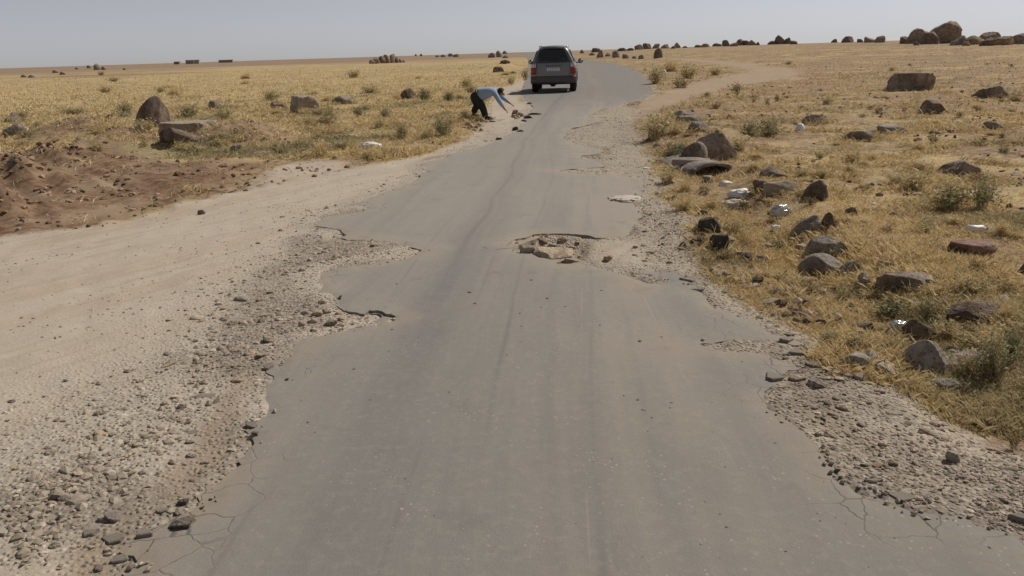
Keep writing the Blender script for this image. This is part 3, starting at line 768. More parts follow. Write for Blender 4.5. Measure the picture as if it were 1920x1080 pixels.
# right field
rock('boulder', 1706, 170, 84, 34, 'big blocky boulder with a square right end in the right field', seed=63, cuts=7, cut=(.6, .8), sharp=[((-.25, -1, .1), .5), ((1, -.6, 0), .62), ((0, 0, 1), .6)])
rock('boulder', 1749, 213, 58, 28, 'rounded dark boulder below the big blocky boulder in the right field', seed=64, lean=-.2)
rock('boulder', 1856, 184, 74, 24, 'low spread boulder near the right edge of the field', seed=65)
rock('boulder', 1606, 265, 60, 22, 'dark fronted low boulder in the right field above the weeds', seed=66)
rock('boulder', 1676, 251, 62, 18, 'flat pale backed boulder in the right field', seed=67, mat=M_GREY)
rock('boulder', 1528, 232, 52, 18, 'low grey boulder in the right field left of the others', mat=M_GREY, seed=68)
rock('boulder', 1864, 244, 44, 18, 'small dark boulder at the right of the field below the low spread boulder', seed=69)
rock('boulder', 1796, 330, 78, 30, 'half buried brown boulder behind the big grey green weed', seed=70)
rock('rock', 1367, 224, 14, 10, 'small tan rock in straw between the side track and the green weeds', mat=M_TAN, seed=71)
rock('rock', 1234, 109, 17, 18, 'dark round boulder standing alone in straw left of the side track', seed=73, col='d', cuts=3, cut=(.8, .95), rough=.06, over=.05)
for px, py, w, h, lab in [(1125, 108, 14, 14, 'pointed dark rock nearest the car in the row beyond the bend'), (1140, 106, 12, 7, 'low dark rock second in the row beyond the bend'),
        (1156, 108, 17, 13, 'peaked brown rock in the middle of the row beyond the bend'), (1173, 110, 13, 9, 'pale brown rock right of the peaked one beyond the bend'),
        (1190, 110, 10, 5, 'small low rock in the gap of the row beyond the bend'), (1203, 111, 13, 8, 'rightmost pale rock of the row beyond the bend'),
        (1110, 104, 12, 5, 'flat reddish rock just right of the car mirror'), (1092, 100, 10, 7, 'dark rock on the skyline just right of the car roof')]:
    rock('rock', px, py, w, h, lab, group='rocks in the straw beyond the bend', taper=.12, cuts=10, cut=(.45, .85), rough=.14)
ridge = [(1766, 81, 56, 40, 'tallest boulder of all on the ridge at the right', 'n', .05), (1726, 81, 46, 28, 'big sloping boulder leaning on the left of the tallest ridge boulder', 'n', .12),
  (1700, 81, 20, 13, 'small dark boulder at the left foot of the big ridge boulders', 'd', .2), (1743, 82, 26, 22, 'stone wedged between the two biggest ridge boulders', 'd', .1),
  (1718, 84, 10, 6, 'pebble sized rock in front of the wedged ridge stone', 'd', .1), (1797, 84, 26, 17, 'first boulder right of the tallest one on the ridge', 'n', .1), (1812, 85, 12, 7, 'reddish low rock in the ridge row right of the tallest boulder', 'r', .1),
  (1827, 83, 26, 16, 'pale brown boulder in the middle of the right ridge row', 'w', .1), (1849, 78, 38, 18, 'broad grey boulder set on the back of the right ridge row', 'n', .2), (1852, 85, 24, 14, 'dark boulder in front of the broad grey one on the ridge', 'd', .1),
  (1880, 84, 28, 16, 'grassy pale boulder left of the last one on the ridge', 'w', .1), (1907, 82, 38, 20, 'last big boulder on the ridge at the right edge', 'n', .2),
  (1564, 79, 10, 6, 'leftmost small dark rock of five spaced along the ridge', 'd', .2), (1589, 79, 18, 11, 'second rock of five spaced along the ridge', 'd', .2), (1613, 79, 10, 6, 'third and smallest rock of five spaced along the ridge', 'd', .2),
  (1631, 79, 17, 10, 'fourth rock of five spaced along the ridge with a peaked top', 'n', .3), (1649, 79, 16, 12, 'fifth rock of five spaced along the ridge', 'n', .2),
  (1461, 80, 16, 16, 'tall dark boulder of the clump on the middle skyline', 'd', .1), (1447, 81, 13, 6, 'low dark boulder at the left of the middle skyline clump', 'd', .1), (1476, 81, 11, 11, 'peaked dark boulder right of the tall one on the middle skyline', 'd', .3), (1488, 82, 12, 6, 'low boulder at the right end of the middle skyline clump', 'd', .1),
  (1361, 86, 12, 11, 'round dark boulder on the skyline above the side track bend', 'd', 0), (1341, 86, 9, 5, 'small dark rock left of the round skyline boulder', 'd', 0), (1349, 86, 7, 4, 'tiny rock touching the round skyline boulder', 'd', 0),
  (1376, 86, 12, 6, 'pale low rock right of the round skyline boulder', 'w', .1), (1386, 84, 14, 11, 'sloping dark boulder starting the long skyline heap', 'd', .2), (1398, 84, 14, 8, 'dark middle boulder of the long skyline heap', 'd', .1), (1411, 84, 13, 9, 'pale topped boulder ending the long skyline heap', 'n', .1), (1421, 84, 6, 5, 'tiny dark rock after the long skyline heap', 'd', .1),
  (1322, 88, 14, 6, 'pale rock on the skyline left of the round boulder', 'w', .1), (1308, 88, 10, 4, 'flat dark rock on the skyline left of the pale rock', 'd', .1), (1285, 89, 8, 3, 'little rock on the skyline in a wide gap', 'd', .1),
  (1270, 89, 12, 9, 'round brown boulder on the skyline right of the car', 'n', .1), (1262, 90, 8, 4, 'low rock left of the round brown skyline boulder', 'd', .1), (1247, 90, 13, 7, 'pale boulder between two gaps on the skyline', 'w', .1),
  (1229, 90, 13, 8, 'pale two toned boulder of the skyline pair', 'w', .1), (1213, 91, 13, 10, 'dark round boulder of the skyline pair', 'd', .1), (1198, 92, 14, 9, 'round dark boulder left of the skyline pair', 'd', .1),
  (1181, 94, 12, 4, 'flat rock on the skyline above the bend', 'd', .1), (1166, 95, 14, 5, 'low dark rock on the skyline behind the bend row', 'd', .1), (1117, 97, 14, 7, 'mound shaped rock on the skyline right of the car', 'd', .1)]
for px, py, w, h, lab, c, tp in ridge:
    rock('boulder', px, py + 1, w * 1.25, h + 1, lab, col=c, taper=tp, group='boulders along the skyline on the right', rough=.14, cuts=11, cut=(.42, .85), lean=((px * 7) % 5 - 2) * .09, sub=4 if w > 30 else None)
# left side
rock('boulder', 289, 241, 64, 60, 'tall pointed dark boulder on the left with a lit right side', seed=81, cuts=5, cut=(.68, .9), rough=.05, taper=.26, lean=.26, col='d', over=.2, sink=.2, sharp=[((.9, -.35, .2), .52)])
rock('flat_rock', 357, 261, 112, 32, 'broad flat topped slab overhanging a dark hollow on the left', seed=82, flat=.35, cuts=7, cut=(.6, .9), depth=.8, mat=M_TAN, over=.5)
rock('boulder', 345, 278, 82, 36, 'brown earthy boulder, tinted dark as shade, holding up the broad flat slab', seed=83, cuts=8, col='d', over=.8)  # darker tint stands in for the shade in the hollow under the slab
rock('stone', 262, 249, 22, 19, 'small upright tan stone at the left foot of the tall pointed boulder', 'stone', M_TAN, seed=84, taper=.3)
rock('rock', 127, 246, 40, 26, 'dark blocky rock on the weedy earth bank at the far left', seed=85, cuts=10, col='d')
rock('rock', 150, 258, 30, 16, 'grey rock below the dark blocky rock on the earth bank', mat=M_GREY, seed=86)
rock('rock', 25, 229, 28, 18, 'small brown rock at the left edge of the field', seed=87, taper=.2)
rock('rock', 34, 258, 48, 26, 'low rounded pale grey rock below the small brown rock at the left edge', mat=M_GREY, seed=88)
rock('stone', 97, 293, 12, 11, 'small square brown stone on the slope of red soil', 'stone', M_ROCK, seed=89, col='r')
rock('rock', 206, 224, 18, 10, 'dark stone on top of the earth bank', seed=90, col='d')
rock('rock', 230, 219, 14, 8, 'grey stone on the earth bank left of the tall pointed boulder', mat=M_GREY, seed=91)
rock('rock', 170, 226, 22, 9, 'flat brown stone along the crest of the earth bank', seed=92)
rock('rock', 407, 205, 30, 18, 'brown rock in straw right of the tall pointed boulder', seed=93)
rock('rock', 522, 208, 34, 19, 'rounded reddish rock left of the biggest rock in the left straw', seed=94, col='r')
rock('boulder', 573, 212, 56, 34, 'biggest tan rock in the left straw with a dark left side', mat=M_TAN, seed=95, cuts=7, sharp=[((-.85, -.5, .2), .55)])
rock('rock', 642, 196, 40, 17, 'low grey brown rock right of the biggest tan rock', seed=96)
rock('rock', 767, 188, 32, 22, 'dark brown rock beside a bright green weed in the left straw', seed=97, col='d')
rock('stone', 445, 284, 26, 13, 'grey stone at the left road margin near the earth bump', 'stone', M_GREY, seed=98)
rock('stone', 528, 290, 16, 10, 'dark round stone in straw left of the white bag', 'stone', M_GREY, seed=99, col='d')
rock('stone', 368, 358, 14, 8, 'white stone on the red soil beside the dusty track', 'stone', M_TAN, seed=100, col='l')
rock('stone', 378, 402, 14, 9, 'lone dark stone on the dusty track', 'stone', M_ROCK, seed=101, col='d')
# heap of rubble on the left skyline
heap = [(697, 106, 12, 8), (706, 106, 14, 12), (716, 107, 15, 14), (724, 107, 15, 16), (733, 107, 15, 17), (742, 108, 14, 12), (750, 108, 10, 8), (712, 109, 12, 8), (728, 109, 14, 9), (738, 109, 12, 8), (755, 108, 8, 6), (720, 101, 12, 8), (729, 100, 12, 7), (704, 109, 10, 6)]
for k, (px, py, w, h) in enumerate(heap):
    rock('rock', px, py + 1, w, h, 'brown rock of the rubble heap on the left skyline', group='rubble heap on the left skyline', col='nwdwnd'[k % 6], dist=200 + 1.2 * k, cuts=8)
for px, py, w, h, lab in [(845, 106, 10, 6, 'dark rock of a close pair on the skyline left of the man'), (855, 107, 11, 6, 'paler rock of a close pair on the skyline left of the man'), (831, 107, 10, 5, 'low rock left of the close pair on the left skyline'), (820, 107, 8, 4, 'small rock leftmost of the low skyline rocks'), (780, 105, 5, 4, 'speck of a rock right of the rubble heap'),
        (790, 105, 6, 4, 'second speck of rock right of the rubble heap'), (922, 108, 14, 9, 'left rock of the stony patch above the road'), (936, 107, 12, 12, 'upright pale rock of the stony patch above the road'), (947, 101, 10, 6, 'round rock above the stony patch by the road'), (948, 109, 12, 6, 'low rock at the right of the stony patch'),
        (183, 131, 13, 12, 'peaked rock tallest of the far left rocks'), (167, 128, 8, 6, 'dark rock left of the peaked far left rock'), (195, 131, 9, 6, 'low rock right of the peaked far left rock'), (145, 130, 8, 4, 'tiny dark rock leftmost of the far left rocks'), (234, 131, 7, 4, 'lone tiny rock right of the far left rocks'),
        (105, 137, 12, 7, 'low stone among the straw on the far left'), (118, 140, 12, 6, 'pale stone among the straw on the far left'), (45, 145, 10, 6, 'reddish stone at the far left edge of the straw'), (60, 146, 14, 6, 'flat stone at the far left edge of the straw')]:
    rock('rock', px, py, w, h, lab, group='small rocks far off on the left', cuts=8, cut=(.6, .9))
for px, py, w, h, lab in [(936, 133, 20, 15, 'dark stacked rock on the soil bump left of the car'), (948, 131, 16, 10, 'brown rock right of the stacked rock on the bump'), (962, 130, 14, 7, 'low brown rock nearest the car on the soil bump'), (941, 122, 10, 9, 'upright dark rock on top of the soil bump'), (930, 136, 12, 6, 'flat rock at the left foot of the soil bump')]:
    rock('rock', px, py, w * 1.2, h * .72, lab, col='d', cuts=8)
# heap of stones by the man, stones at the verge behind him
for k, (px, py, w, h) in enumerate([(878, 236, 12, 8), (886, 239, 13, 7), (893, 241, 10, 6), (880, 243, 9, 6), (899, 236, 10, 6), (871, 241, 9, 5), (905, 222, 8, 5), (889, 247, 9, 6), (902, 246, 8, 6)]):
    rock('stone', px, py, w, h, 'pale stone lying at the grass edge behind the bending man', 'stone', M_TAN, col='wlnwl'[k % 5], group='pale stones behind the bending man')
for k, (px, py, w, h) in enumerate([(964, 221, 9, 7), (971, 222, 10, 7), (979, 219, 9, 7), (986, 221, 8, 5), (975, 216, 9, 6), (968, 223, 7, 5)]):
    rock('stone', px, py, w, h, 'pale stone in the small heap that the man reaches for', 'stone', M_TAN, col='wlnl'[k % 4], group='stones of the small heap in front of the man')
rock('rock', 965, 219, 14, 13, 'brown lump standing at the left of the small heap before the man', seed=120, col='r', taper=.3)
for px, py, w, h, lab in [(1003, 215, 26, 4, 'long black sliver of asphalt pointing from the heap into the road'), (991, 222, 16, 6, 'black asphalt piece below the small heap'), (983, 228, 11, 4, 'smallest black asphalt piece below the small heap'), (966, 244, 12, 7, 'black lump at the left end of a broken asphalt strip'), (975, 247, 14, 4, 'thin black strip of asphalt at the road edge'), (935, 262, 12, 4, 'black crumb of asphalt on the left dust edge'), (992, 195, 12, 3, 'thin black asphalt piece near the car shadow'), (924, 229, 14, 3, 'dark flat strip at the feet of the man')]:
    rock('asphalt_chunk', px, py, w, h, lab, 'asphalt chunk', M_CHUNK, cuts=12, depth=.5)
# pothole in the middle of the road
rock('rock', 1038, 485, 80, 14, 'large pale flat stone filling the front of the middle pothole', 'stone', M_TAN, seed=130, flat=.25, cuts=7, depth=.9, col='l', over=.1, sharp=[((-.8, -.6, .2), .6)], sink=.55)
for px, py, w, h, lab in [(989, 474, 30, 14, 'pale cobble left of the large flat stone in the pothole'), (1072, 492, 34, 12, 'brown cobble at the right front lip of the pothole'), (999, 451, 18, 10, 'round pale cobble at the back of the pothole'), (1037, 455, 22, 10, 'tan cobble at the back right of the pothole'), (972, 458, 16, 9, 'small cobble at the left end of the pothole'), (1020, 461, 34, 10, 'flat cobble behind the large flat stone in the pothole'),
        (1056, 462, 20, 10, 'slanting cobble right of the large flat stone'), (965, 468, 14, 8, 'grey cobble in the left corner of the pothole'), (1075, 465, 18, 8, 'broken cobble near the right of the pothole'), (1140, 490, 18, 12, 'upright brown cobble on the worn right side of the pothole')]:
    rock('stone', px, py, w, h, lab, 'stone', M_TAN, col='n' if px % 2 else 'w', cuts=8, sink=.45)
# stones in the left potholes
for k, (px, py, w, h) in enumerate([(595, 594, 22, 12), (613, 588, 18, 9), (621, 611, 26, 12), (586, 606, 20, 10), (604, 570, 16, 8), (640, 602, 14, 8), (572, 590, 16, 8), (588, 622, 14, 7), (566, 612, 14, 8), (634, 590, 12, 7)]):
    rock('stone', px, py, w, h, 'pale cobble packed in the broken hole at the left road edge', 'stone', M_TAN, col='wlnl'[k % 4], cuts=5, group='cobbles in the hole at the left road edge', sink=.25)
# broken asphalt
rock('asphalt_chunk', 343, 993, 52, 18, 'black broken lump of asphalt lying on the road at the lower left', 'asphalt chunk', M_CHUNK, seed=140, cuts=10, col='l')
rock('asphalt_chunk', 343, 948, 24, 12, 'black wedge of asphalt on the left road edge above the lump', 'asphalt chunk', M_CHUNK, seed=141, cuts=10)

def slab(px, py, w, h, label, seed, tilt=(0.0, 0.0), th=0.024, lift=0.0, rotz=0.0, mat=None):
    X, Y, Z = at(px, py); mpx = Y / F_PX * 1.03
    r = np.random.default_rng(seed); n = 9
    a = np.sort(r.random(n) * 2 * np.pi); rr = r.uniform(.72, 1.05, n)
    D = h * mpx / max(0.12, math.sin(math.atan2(CAM_H - Z, Y)))
    pts = np.stack([np.cos(a) * rr * w * mpx / 2, np.sin(a) * rr * D / 2], 1)
    bm = bmesh.new()
    t = [bm.verts.new((*p, th)) for p in pts]; b = [bm.verts.new((*(p * r.uniform(.9, 1.03)), 0)) for p in pts]
    bm.faces.new(t); bm.faces.new(b[::-1])
    for i in range(n): bm.faces.new((t[i], b[i], b[(i + 1) % n], t[(i + 1) % n]))
    bmesh.ops.bevel(bm, geom=[e for e in bm.edges], offset=0.004, segments=1, affect='EDGES')
    bmesh.ops.recalc_face_normals(bm, faces=bm.faces)
    o = bm_obj('asphalt_chunk', bm, mat or M_ASPHP, smooth=False, loc=(X, Y + D * .3, Z + lift * .5 - 0.012), rot=(tilt[0], tilt[1], rotz))
    return tag(o, label, 'asphalt chunk')

def mat_asph_piece():
    m = Mat('asphalt_piece'); p = m.pos(); n = m.noise(p, 9, 4, .65); f = m.noise(p, 120, 3, .7)
    c = m.mix(n, (0.17, 0.15, 0.128), (0.28, 0.24, 0.20)); c = m.mix(m.math('MULTIPLY', f, .4), c, (0.09, .08, .07))
    m.principled(c, .9, m.bump(f, .5, .006), spec=.15); return m.m
M_ASPHP = mat_asph_piece()
for k, (px, py, w, h, lab, tl, lf) in enumerate([
  (214, 978, 46, 16, 'dark tilted asphalt plate at the gravel end of the lower left road edge', (.3, .25), .02), (205, 1020, 60, 22, 'grey asphalt plate nearest the camera at the lower left', (.05, -.1), .0), (268, 1008, 40, 18, 'small cracked asphalt plate hanging on the lower left road edge', (.05, .1), .0),
  (165, 1006, 44, 16, 'grey asphalt plate lying in the gravel left of the lower left edge', (.1, .1), .0), (222, 1055, 50, 18, 'loose asphalt plate half over the earth at the lower left', (.12, -.08), .0), (300, 962, 30, 12, 'small asphalt flake beside the upper earth strip at the lower left', (.1, .05), .0),
  (1908, 985, 56, 22, 'dark asphalt plate cut by the right edge of the picture', (.12, -.1), .02), (1452, 712, 50, 18, 'cracked asphalt plate pushed off the right road edge', (-.05, .05), .0), (1500, 664, 50, 12, 'thin asphalt plate breaking away beside the right wedge hole', (.0, .08), .0), (1530, 690, 44, 12, 'sunken asphalt plate in the rubble right of the road', (.05, .1), .0),
  (1478, 640, 40, 9, 'asphalt flake on the grass side of the right wedge hole', (.05, .1), .0), (1290, 528, 40, 8, 'asphalt flake at the verge right of the middle pothole', (.1, .05), .0), (1312, 546, 30, 8, 'black edged asphalt flake below the other flake at the verge', (.1, .12), .0),
  (502, 690, 30, 8, 'small asphalt flake at the notch in the left road edge', (.08, .1), .0), (470, 800, 34, 9, 'asphalt flake in the earth notch at the left road edge', (.06, .1), .0), (430, 700, 60, 10, 'flat patch of old asphalt sunk in the left gravel', (.0, .03), -.02), (380, 745, 54, 10, 'lower flat patch of old asphalt sunk in the left gravel', (.0, .03), -.02),
  (345, 815, 60, 12, 'grey patch of old asphalt among the left gravel stones', (.0, .02), -.02), (1640, 905, 50, 10, 'broken asphalt rim along the earth at the right', (.05, .06), .0), (1700, 938, 90, 22, 'curved asphalt flake cracked off the lower right road edge', (-.02, .02), -.01)]):
    slab(px, py, w, h, lab, 300 + k, tl, lift=lf, rotz=k * 1.3 if w < 50 else 0.2)

# ------------------------------------------------------------------ loose stones one can pick out, and the gravel that nobody could count
STONES = []
for k in range(10):
    v, t = rock_verts(900 + k, 2, cuts=5, cut=(.6, .95), rough=.08)
    v = v * np.array([.5, .36, .34]); v[:, 2] -= .07
    STONES.append(np_mesh('stone', v, tris=t, smooth=True, mat=(M_TAN, M_GREY)[k % 3 == 2]))

def scatter_stones(n, xr, yr, wr, poly, label, group, avoid=True, bias=None):
    done = 0; tries = 0; W = poly_world(poly) if poly else None
    r = random.Random(hash(label) % 1000 if False else len(label) * 37 + n)
    while done < n and tries < n * 40:
        tries += 1
        px = r.uniform(*xr); py = r.uniform(*yr)
        X, Y, _ = P0(px, py)
        xa, ya = arr(X, Y)
        if W is not None and sdf_poly(xa, ya, W)[0] < 0: continue
        a = float(asphalt_sdf(xa, ya)[0])
        if avoid and a > -0.03: continue
        if bias and r.random() > bias(px, py, -a): continue
        Z = float(surf_z(X, Y)[0])
        w = wr[0] + (wr[1] - wr[0]) * r.random() ** 2.6
        s = w * Y / F_PX
        o = link('stone', r.choice(STONES), loc=(X, Y, Z), rot=(r.uniform(-.2, .2), r.uniform(-.2, .2), r.uniform(0, 6.3)), scale=(s, s * r.uniform(.8, 1.2), s * r.uniform(.7, 1.25)), color=COLS[r.choice('nnlwlgwnd')])
        tag(o, label, 'stone', group); done += 1

scatter_stones(125, (0, 640), (540, 1075), (9, 30), [(-50,760),(150,680),(330,590),(520,470),(700,470),(760,600),(560,640),(480,790),(240,1100),(-200,1200)], 'small pale stone lying loose in the gravel left of the road', 'loose stones in the left gravel', bias=lambda x, y, d: math.exp(-abs(d - .35) / .55) + 0.12)
scatter_stones(130, (1430, 1919), (640, 1000), (9, 30), [(1440,650),(1500,640),(1580,690),(1680,715),(1770,757),(1870,810),(1990,870),(1990,1050),(1800,975),(1600,910),(1480,790)], 'small grey brown stone lying loose in the gravel right of the road', 'loose stones in the right gravel')
scatter_stones(34, (1170, 1330), (380, 540), (7, 16), [(1190,380),(1260,390),(1310,430),(1300,480),(1340,530),(1280,520),(1180,500),(1200,440)], 'small stone in the crumbled strip right of the middle pothole', 'loose stones right of the middle pothole')
scatter_stones(16, (960, 1100), (440, 500), (7, 14), [(950,455),(1000,438),(1100,442),(1120,495),(1030,485),(960,470)], 'small pebble between the cobbles of the middle pothole', 'pebbles in the middle pothole')

def scatter_rocks(n, xr, yr, wr, line, spread, label, group):
    L = poly_world(line); r = random.Random(4321 + n); c = 0; t = 0
    while c < n and t < 4000:
        t += 1
        px, py = r.uniform(*xr), r.uniform(*yr); X, Y, _ = P0(px, py); xa, ya = arr(X, Y)
        if dist_line(xa, ya, L)[0] > spread * r.random() or asphalt_raw(xa, ya)[0] > -.25: continue
        w = wr[0] + (wr[1] - wr[0]) * r.random() ** 1.8
        rock('rock', px, py, w, w * r.uniform(.42, .7), label, 'rock', r.choice([M_ROCK, M_GREY, M_TAN]), seed=5000 + c, col=r.choice('ndndl'), group=group); c += 1
scatter_rocks(60, (1230, 1800), (230, 720), (13, 34), [(1225,250),(1262,300),(1300,370),(1400,420),(1490,480),(1560,545),(1640,610),(1690,690)], 0.75, 'half buried stone in the straw of the rubble bank right of the road', 'half buried stones along the right verge')

def scatter_mesh(tmpl, pos, yaw, scl, tilt, tone):
    """join copies of small templates into one mesh, fast"""
    V = []; T = []; A = []; base = 0
    which = rng.integers(0, len(tmpl), len(pos))
    for k, (v, t) in enumerate(tmpl):
        s = which == k; n = s.sum()
        if not n: continue
        c, sn = np.cos(yaw[s]), np.sin(yaw[s]); q = v[None] * scl[s][:, None, :]
        q[:, :, 2] += q[:, :, 0] * tilt[s][:, None]
        x = q[:, :, 0] * c[:, None] - q[:, :, 1] * sn[:, None]; y = q[:, :, 0] * sn[:, None] + q[:, :, 1] * c[:, None]
        w = np.stack([x, y, q[:, :, 2]], -1) + pos[s][:, None, :]
        V.append(w.reshape(-1, 3)); T.append((t[None] + (base + np.arange(n) * len(v))[:, None, None]).reshape(-1, 3)); A.append(np.repeat(tone[s], len(v)))
        base += n * len(v)
    return np.concatenate(V), np.concatenate(T), np.concatenate(A)

def build_gravel():
    N = 330000
    th = np.radians(rng.uniform(-36, 36, N)); u = rng.random(N)
    r0, r1 = 2.0, 30.0
    r = r0 * (r1 / r0) ** (u ** 1.25)
    x = np.sin(th) * r; y = np.cos(th) * r
    raw = asphalt_raw(x, y); a = asphalt_sdf(x, y, raw); o = -a
    gl = np.clip((sdf_poly(x, y, GRAV_L) + 0.2) / 1.3, 0, 1)
    gr = np.clip((sdf_poly(x, y, GRAV_R) + 0.12) / 0.25, 0, 1)
    du = (sdf_poly(x, y, DUST) > 0)
    cl = np.clip(0.44 + 1.5 * fbm2(x / 0.6, y / 0.6, 3, 50) + .9 * fbm2(x / 2.2, y / 2.2, 2, 51), 0.04, 1)
    dens = np.maximum(gl * (0.35 + 0.65 * np.exp(-((o - .5) / .7) ** 2)) * cl * 0.9, gr * (.14 + .66 * cl))
    sgr = sdf_poly(x, y, GRAV_R); fr = (sgr < .05) * np.exp(-((sgr) / .35) ** 2) * np.clip(.35 + 1.5 * fbm2(x / .9, y / .9, 3, 57), 0, 1) * (x > 0)
    dens = np.maximum(dens, .6 * fr)
    snd = sdf_poly(x, y, SAND) > 0; dens = np.where(snd, dens * .16, dens)
    dens = np.maximum(dens, np.clip(.07 + .22 * fbm2(x / .9, y / .9, 3, 58), .02, 1) * du)
    dens = np.maximum(dens, 0.5 * np.exp(-(o / 0.12) ** 2) * cl)
    bare = (o < np.where(x < 0, 0.32, 0.26)) & (fbm2(x / 1.6, y / 1.6, 2, 31) > -0.12) & (y < 6.5)
    dens = np.where(bare, dens * 0.25, dens)
    dens = np.where(a > -0.015, np.where(a < .10, .10 * np.exp(-(a / .05) ** 2) * cl, 0.0), dens)
    keep = rng.random(N) < dens * 0.70
    x, y, r, o, gr, gl, fr = x[keep], y[keep], r[keep], o[keep], gr[keep], gl[keep], fr[keep]
    n = len(x)
    px = F_PX / r
    size = 0.007 + 0.026 * rng.random(n) ** 4.0
    size = np.maximum(size, 1.5 / px) * np.where(gr > .5, 1.2 + 1.0 * rng.random(n) ** 3, 1.0)
    size = size * (1 + 1.1 * (gl > .2) * np.exp(-((o - .45) / .4) ** 2) * rng.random(n) ** 2)
    size = np.where((gl < .15) & (fr < .1), np.minimum(size, .022), size) * (1 + 1.6 * (fr > .15) * rng.random(n) ** 2)
    z = np.where(o < 0.0, road_z(x, y) + size * .2, ground_z(x, y))
    tm = []
    for k in range(10):
        v, t = ICO[1]; rr = np.random.default_rng(700 + k)
        v = v * (1 + rr.uniform(-.28, .22, (len(v), 1))) * np.array([.62, .48, .36])
        if k < 7:
            tm.append((v, t))
        else:
            tm.append((v * np.array([1.25, 1.0, .6]), t))
    # 12-vertex stones
    bm = bmesh.new(); bmesh.ops.create_icosphere(bm, subdivisions=1, radius=1)
    bm.free()
    scl = size[:, None] * rng.uniform(.75, 1.3, (n, 3))
    tone = np.clip(rng.normal(0.60, 0.14, n) - 0.13 * gr + 0.06 * (gl > .3) * (o > .9) - .42 * (gl > .3) * np.exp(-((o - .4) / .55) ** 2) * rng.random(n), 0, 1)
    dk = (o < .22) & (rng.random(n) < .34) & (y < 16); tone = np.where(dk, rng.uniform(.0, .3, n), tone); size = np.where(dk, size * rng.uniform(.7, 2.0, n), size)
    tone = np.clip(tone + .06 * (gl > .2), 0, 1); tone = np.where(rng.random(n) < 0.04, 0.95, tone)
    V, T, A = scatter_mesh(tm, np.stack([x, y, z - size * .02], 1), rng.random(n) * 6.28, scl, rng.normal(0, .25, n), tone)
    me = np_mesh('gravel', V, tris=T, smooth=False, mat=M_GRAV, attrs=dict(tone=A))
    tag(link('gravel', me), 'loose gravel strewn along both broken edges of the road', 'gravel', kind='stuff')
    print('gravel stones', n, 'tris', len(T))

build_gravel()

def build_clods():
    N = 60000
    th = np.radians(rng.uniform(-36, -5, N)); r = 7.0 * (22.0 / 7.0) ** rng.random(N)
    x = np.sin(th) * r; y = np.cos(th) * r
    d = sdf_poly(x, y, RED)
    cl = np.clip(0.30 + 1.3 * fbm2(x / 0.8, y / 0.8, 3, 90), 0.02, 1)
    mound = np.zeros(N)
    for cx, cy, h, sx, sy in _featw[:11]: mound = np.maximum(mound, np.exp(-((x - cx) / sx / 1.2) ** 2 - ((y - cy) / sy / 1.2) ** 2))
    k = rng.random(N) < np.where(d > 0, cl * .13, 0) + .55 * mound * (asphalt_raw(x, y) < -.4) * cl
    x, y, r = x[k], y[k], r[k]; n = len(x)
    z = ground_z(x, y)
    size = (0.014 + 0.07 * rng.random(n) ** 4) * (1 + .3 * (r > 12))
    v, t = ICO[1]; tm = [(v * (1 + np.random.default_rng(50 + q).uniform(-.3, .3, (len(v), 1))) * np.array([.6, .5, .42]), t) for q in range(6)]
    V, T, A = scatter_mesh(tm, np.stack([x, y, z + size * .05], 1), rng.random(n) * 6.28, size[:, None] * rng.uniform(.7, 1.3, (n, 3)), rng.normal(0, .2, n), rng.random(n))
    m = Mat('soil_clod'); t_ = m.attr('tone'); m.principled(m.ramp(t_, [(0, (.10, .060, .040)), (.6, (.24, .16, .105)), (1, (.40, .31, .23))]), .95, spec=.1)
    tag(link('soil_clods', np_mesh('soil_clods', V, tris=T, mat=m.m, attrs=dict(tone=A))), 'reddish clods of dug soil at the left', 'soil clods', kind='stuff')
    print('clods', n)
build_clods()

def build_field_stones():
    N = 70000
    th = np.radians(rng.uniform(-36, 36, N)); r = 5.0 * (70.0 / 5.0) ** (rng.random(N) ** 1.2)
    x = np.sin(th) * r; y = np.cos(th) * r
    bad = np.maximum.reduce([sdf_poly(x, y, DUST), sdf_poly(x, y, GRAV_R), asphalt_raw(x, y) + .2, sdf_poly(x, y, TRACK), sdf_poly(x, y, RED)])
    right = x - .05 * y > 1.5
    cl = np.clip(0.12 + 1.2 * fbm2(x / 1.6, y / 1.6, 3, 95), 0.0, 1)
    k = (bad < 0) & (rng.random(N) < cl * np.where(right, .50, .16))
    x, y, r = x[k], y[k], r[k]; n = len(x); z = ground_z(x, y)
    size = (0.016 + 0.075 * rng.random(n) ** 4) * (1 + .5 * sstep(10, 30, r))
    v, t = ICO[1]; tm = [(v * (1 + np.random.default_rng(80 + q).uniform(-.28, .28, (len(v), 1))) * np.array([.6, .5, .45]), t) for q in range(6)]
    V, T, A = scatter_mesh(tm, np.stack([x, y, z + size * .1], 1), rng.random(n) * 6.28, size[:, None] * rng.uniform(.7, 1.3, (n, 3)), rng.normal(0, .2, n), rng.random(n))
    m = Mat('field_stone'); t_ = m.attr('tone'); m.principled(m.ramp(t_, [(0, (.085, .058, .042)), (.5, (.20, .145, .10)), (.85, (.33, .26, .19)), (1, (.45, .38, .30))]), .95, spec=.1)
    tag(link('field_stones', np_mesh('field_stones', V, tris=T, mat=m.m, attrs=dict(tone=A))), 'small brown stones and clods strewn over the dry fields', 'stones', kind='stuff')
build_field_stones()

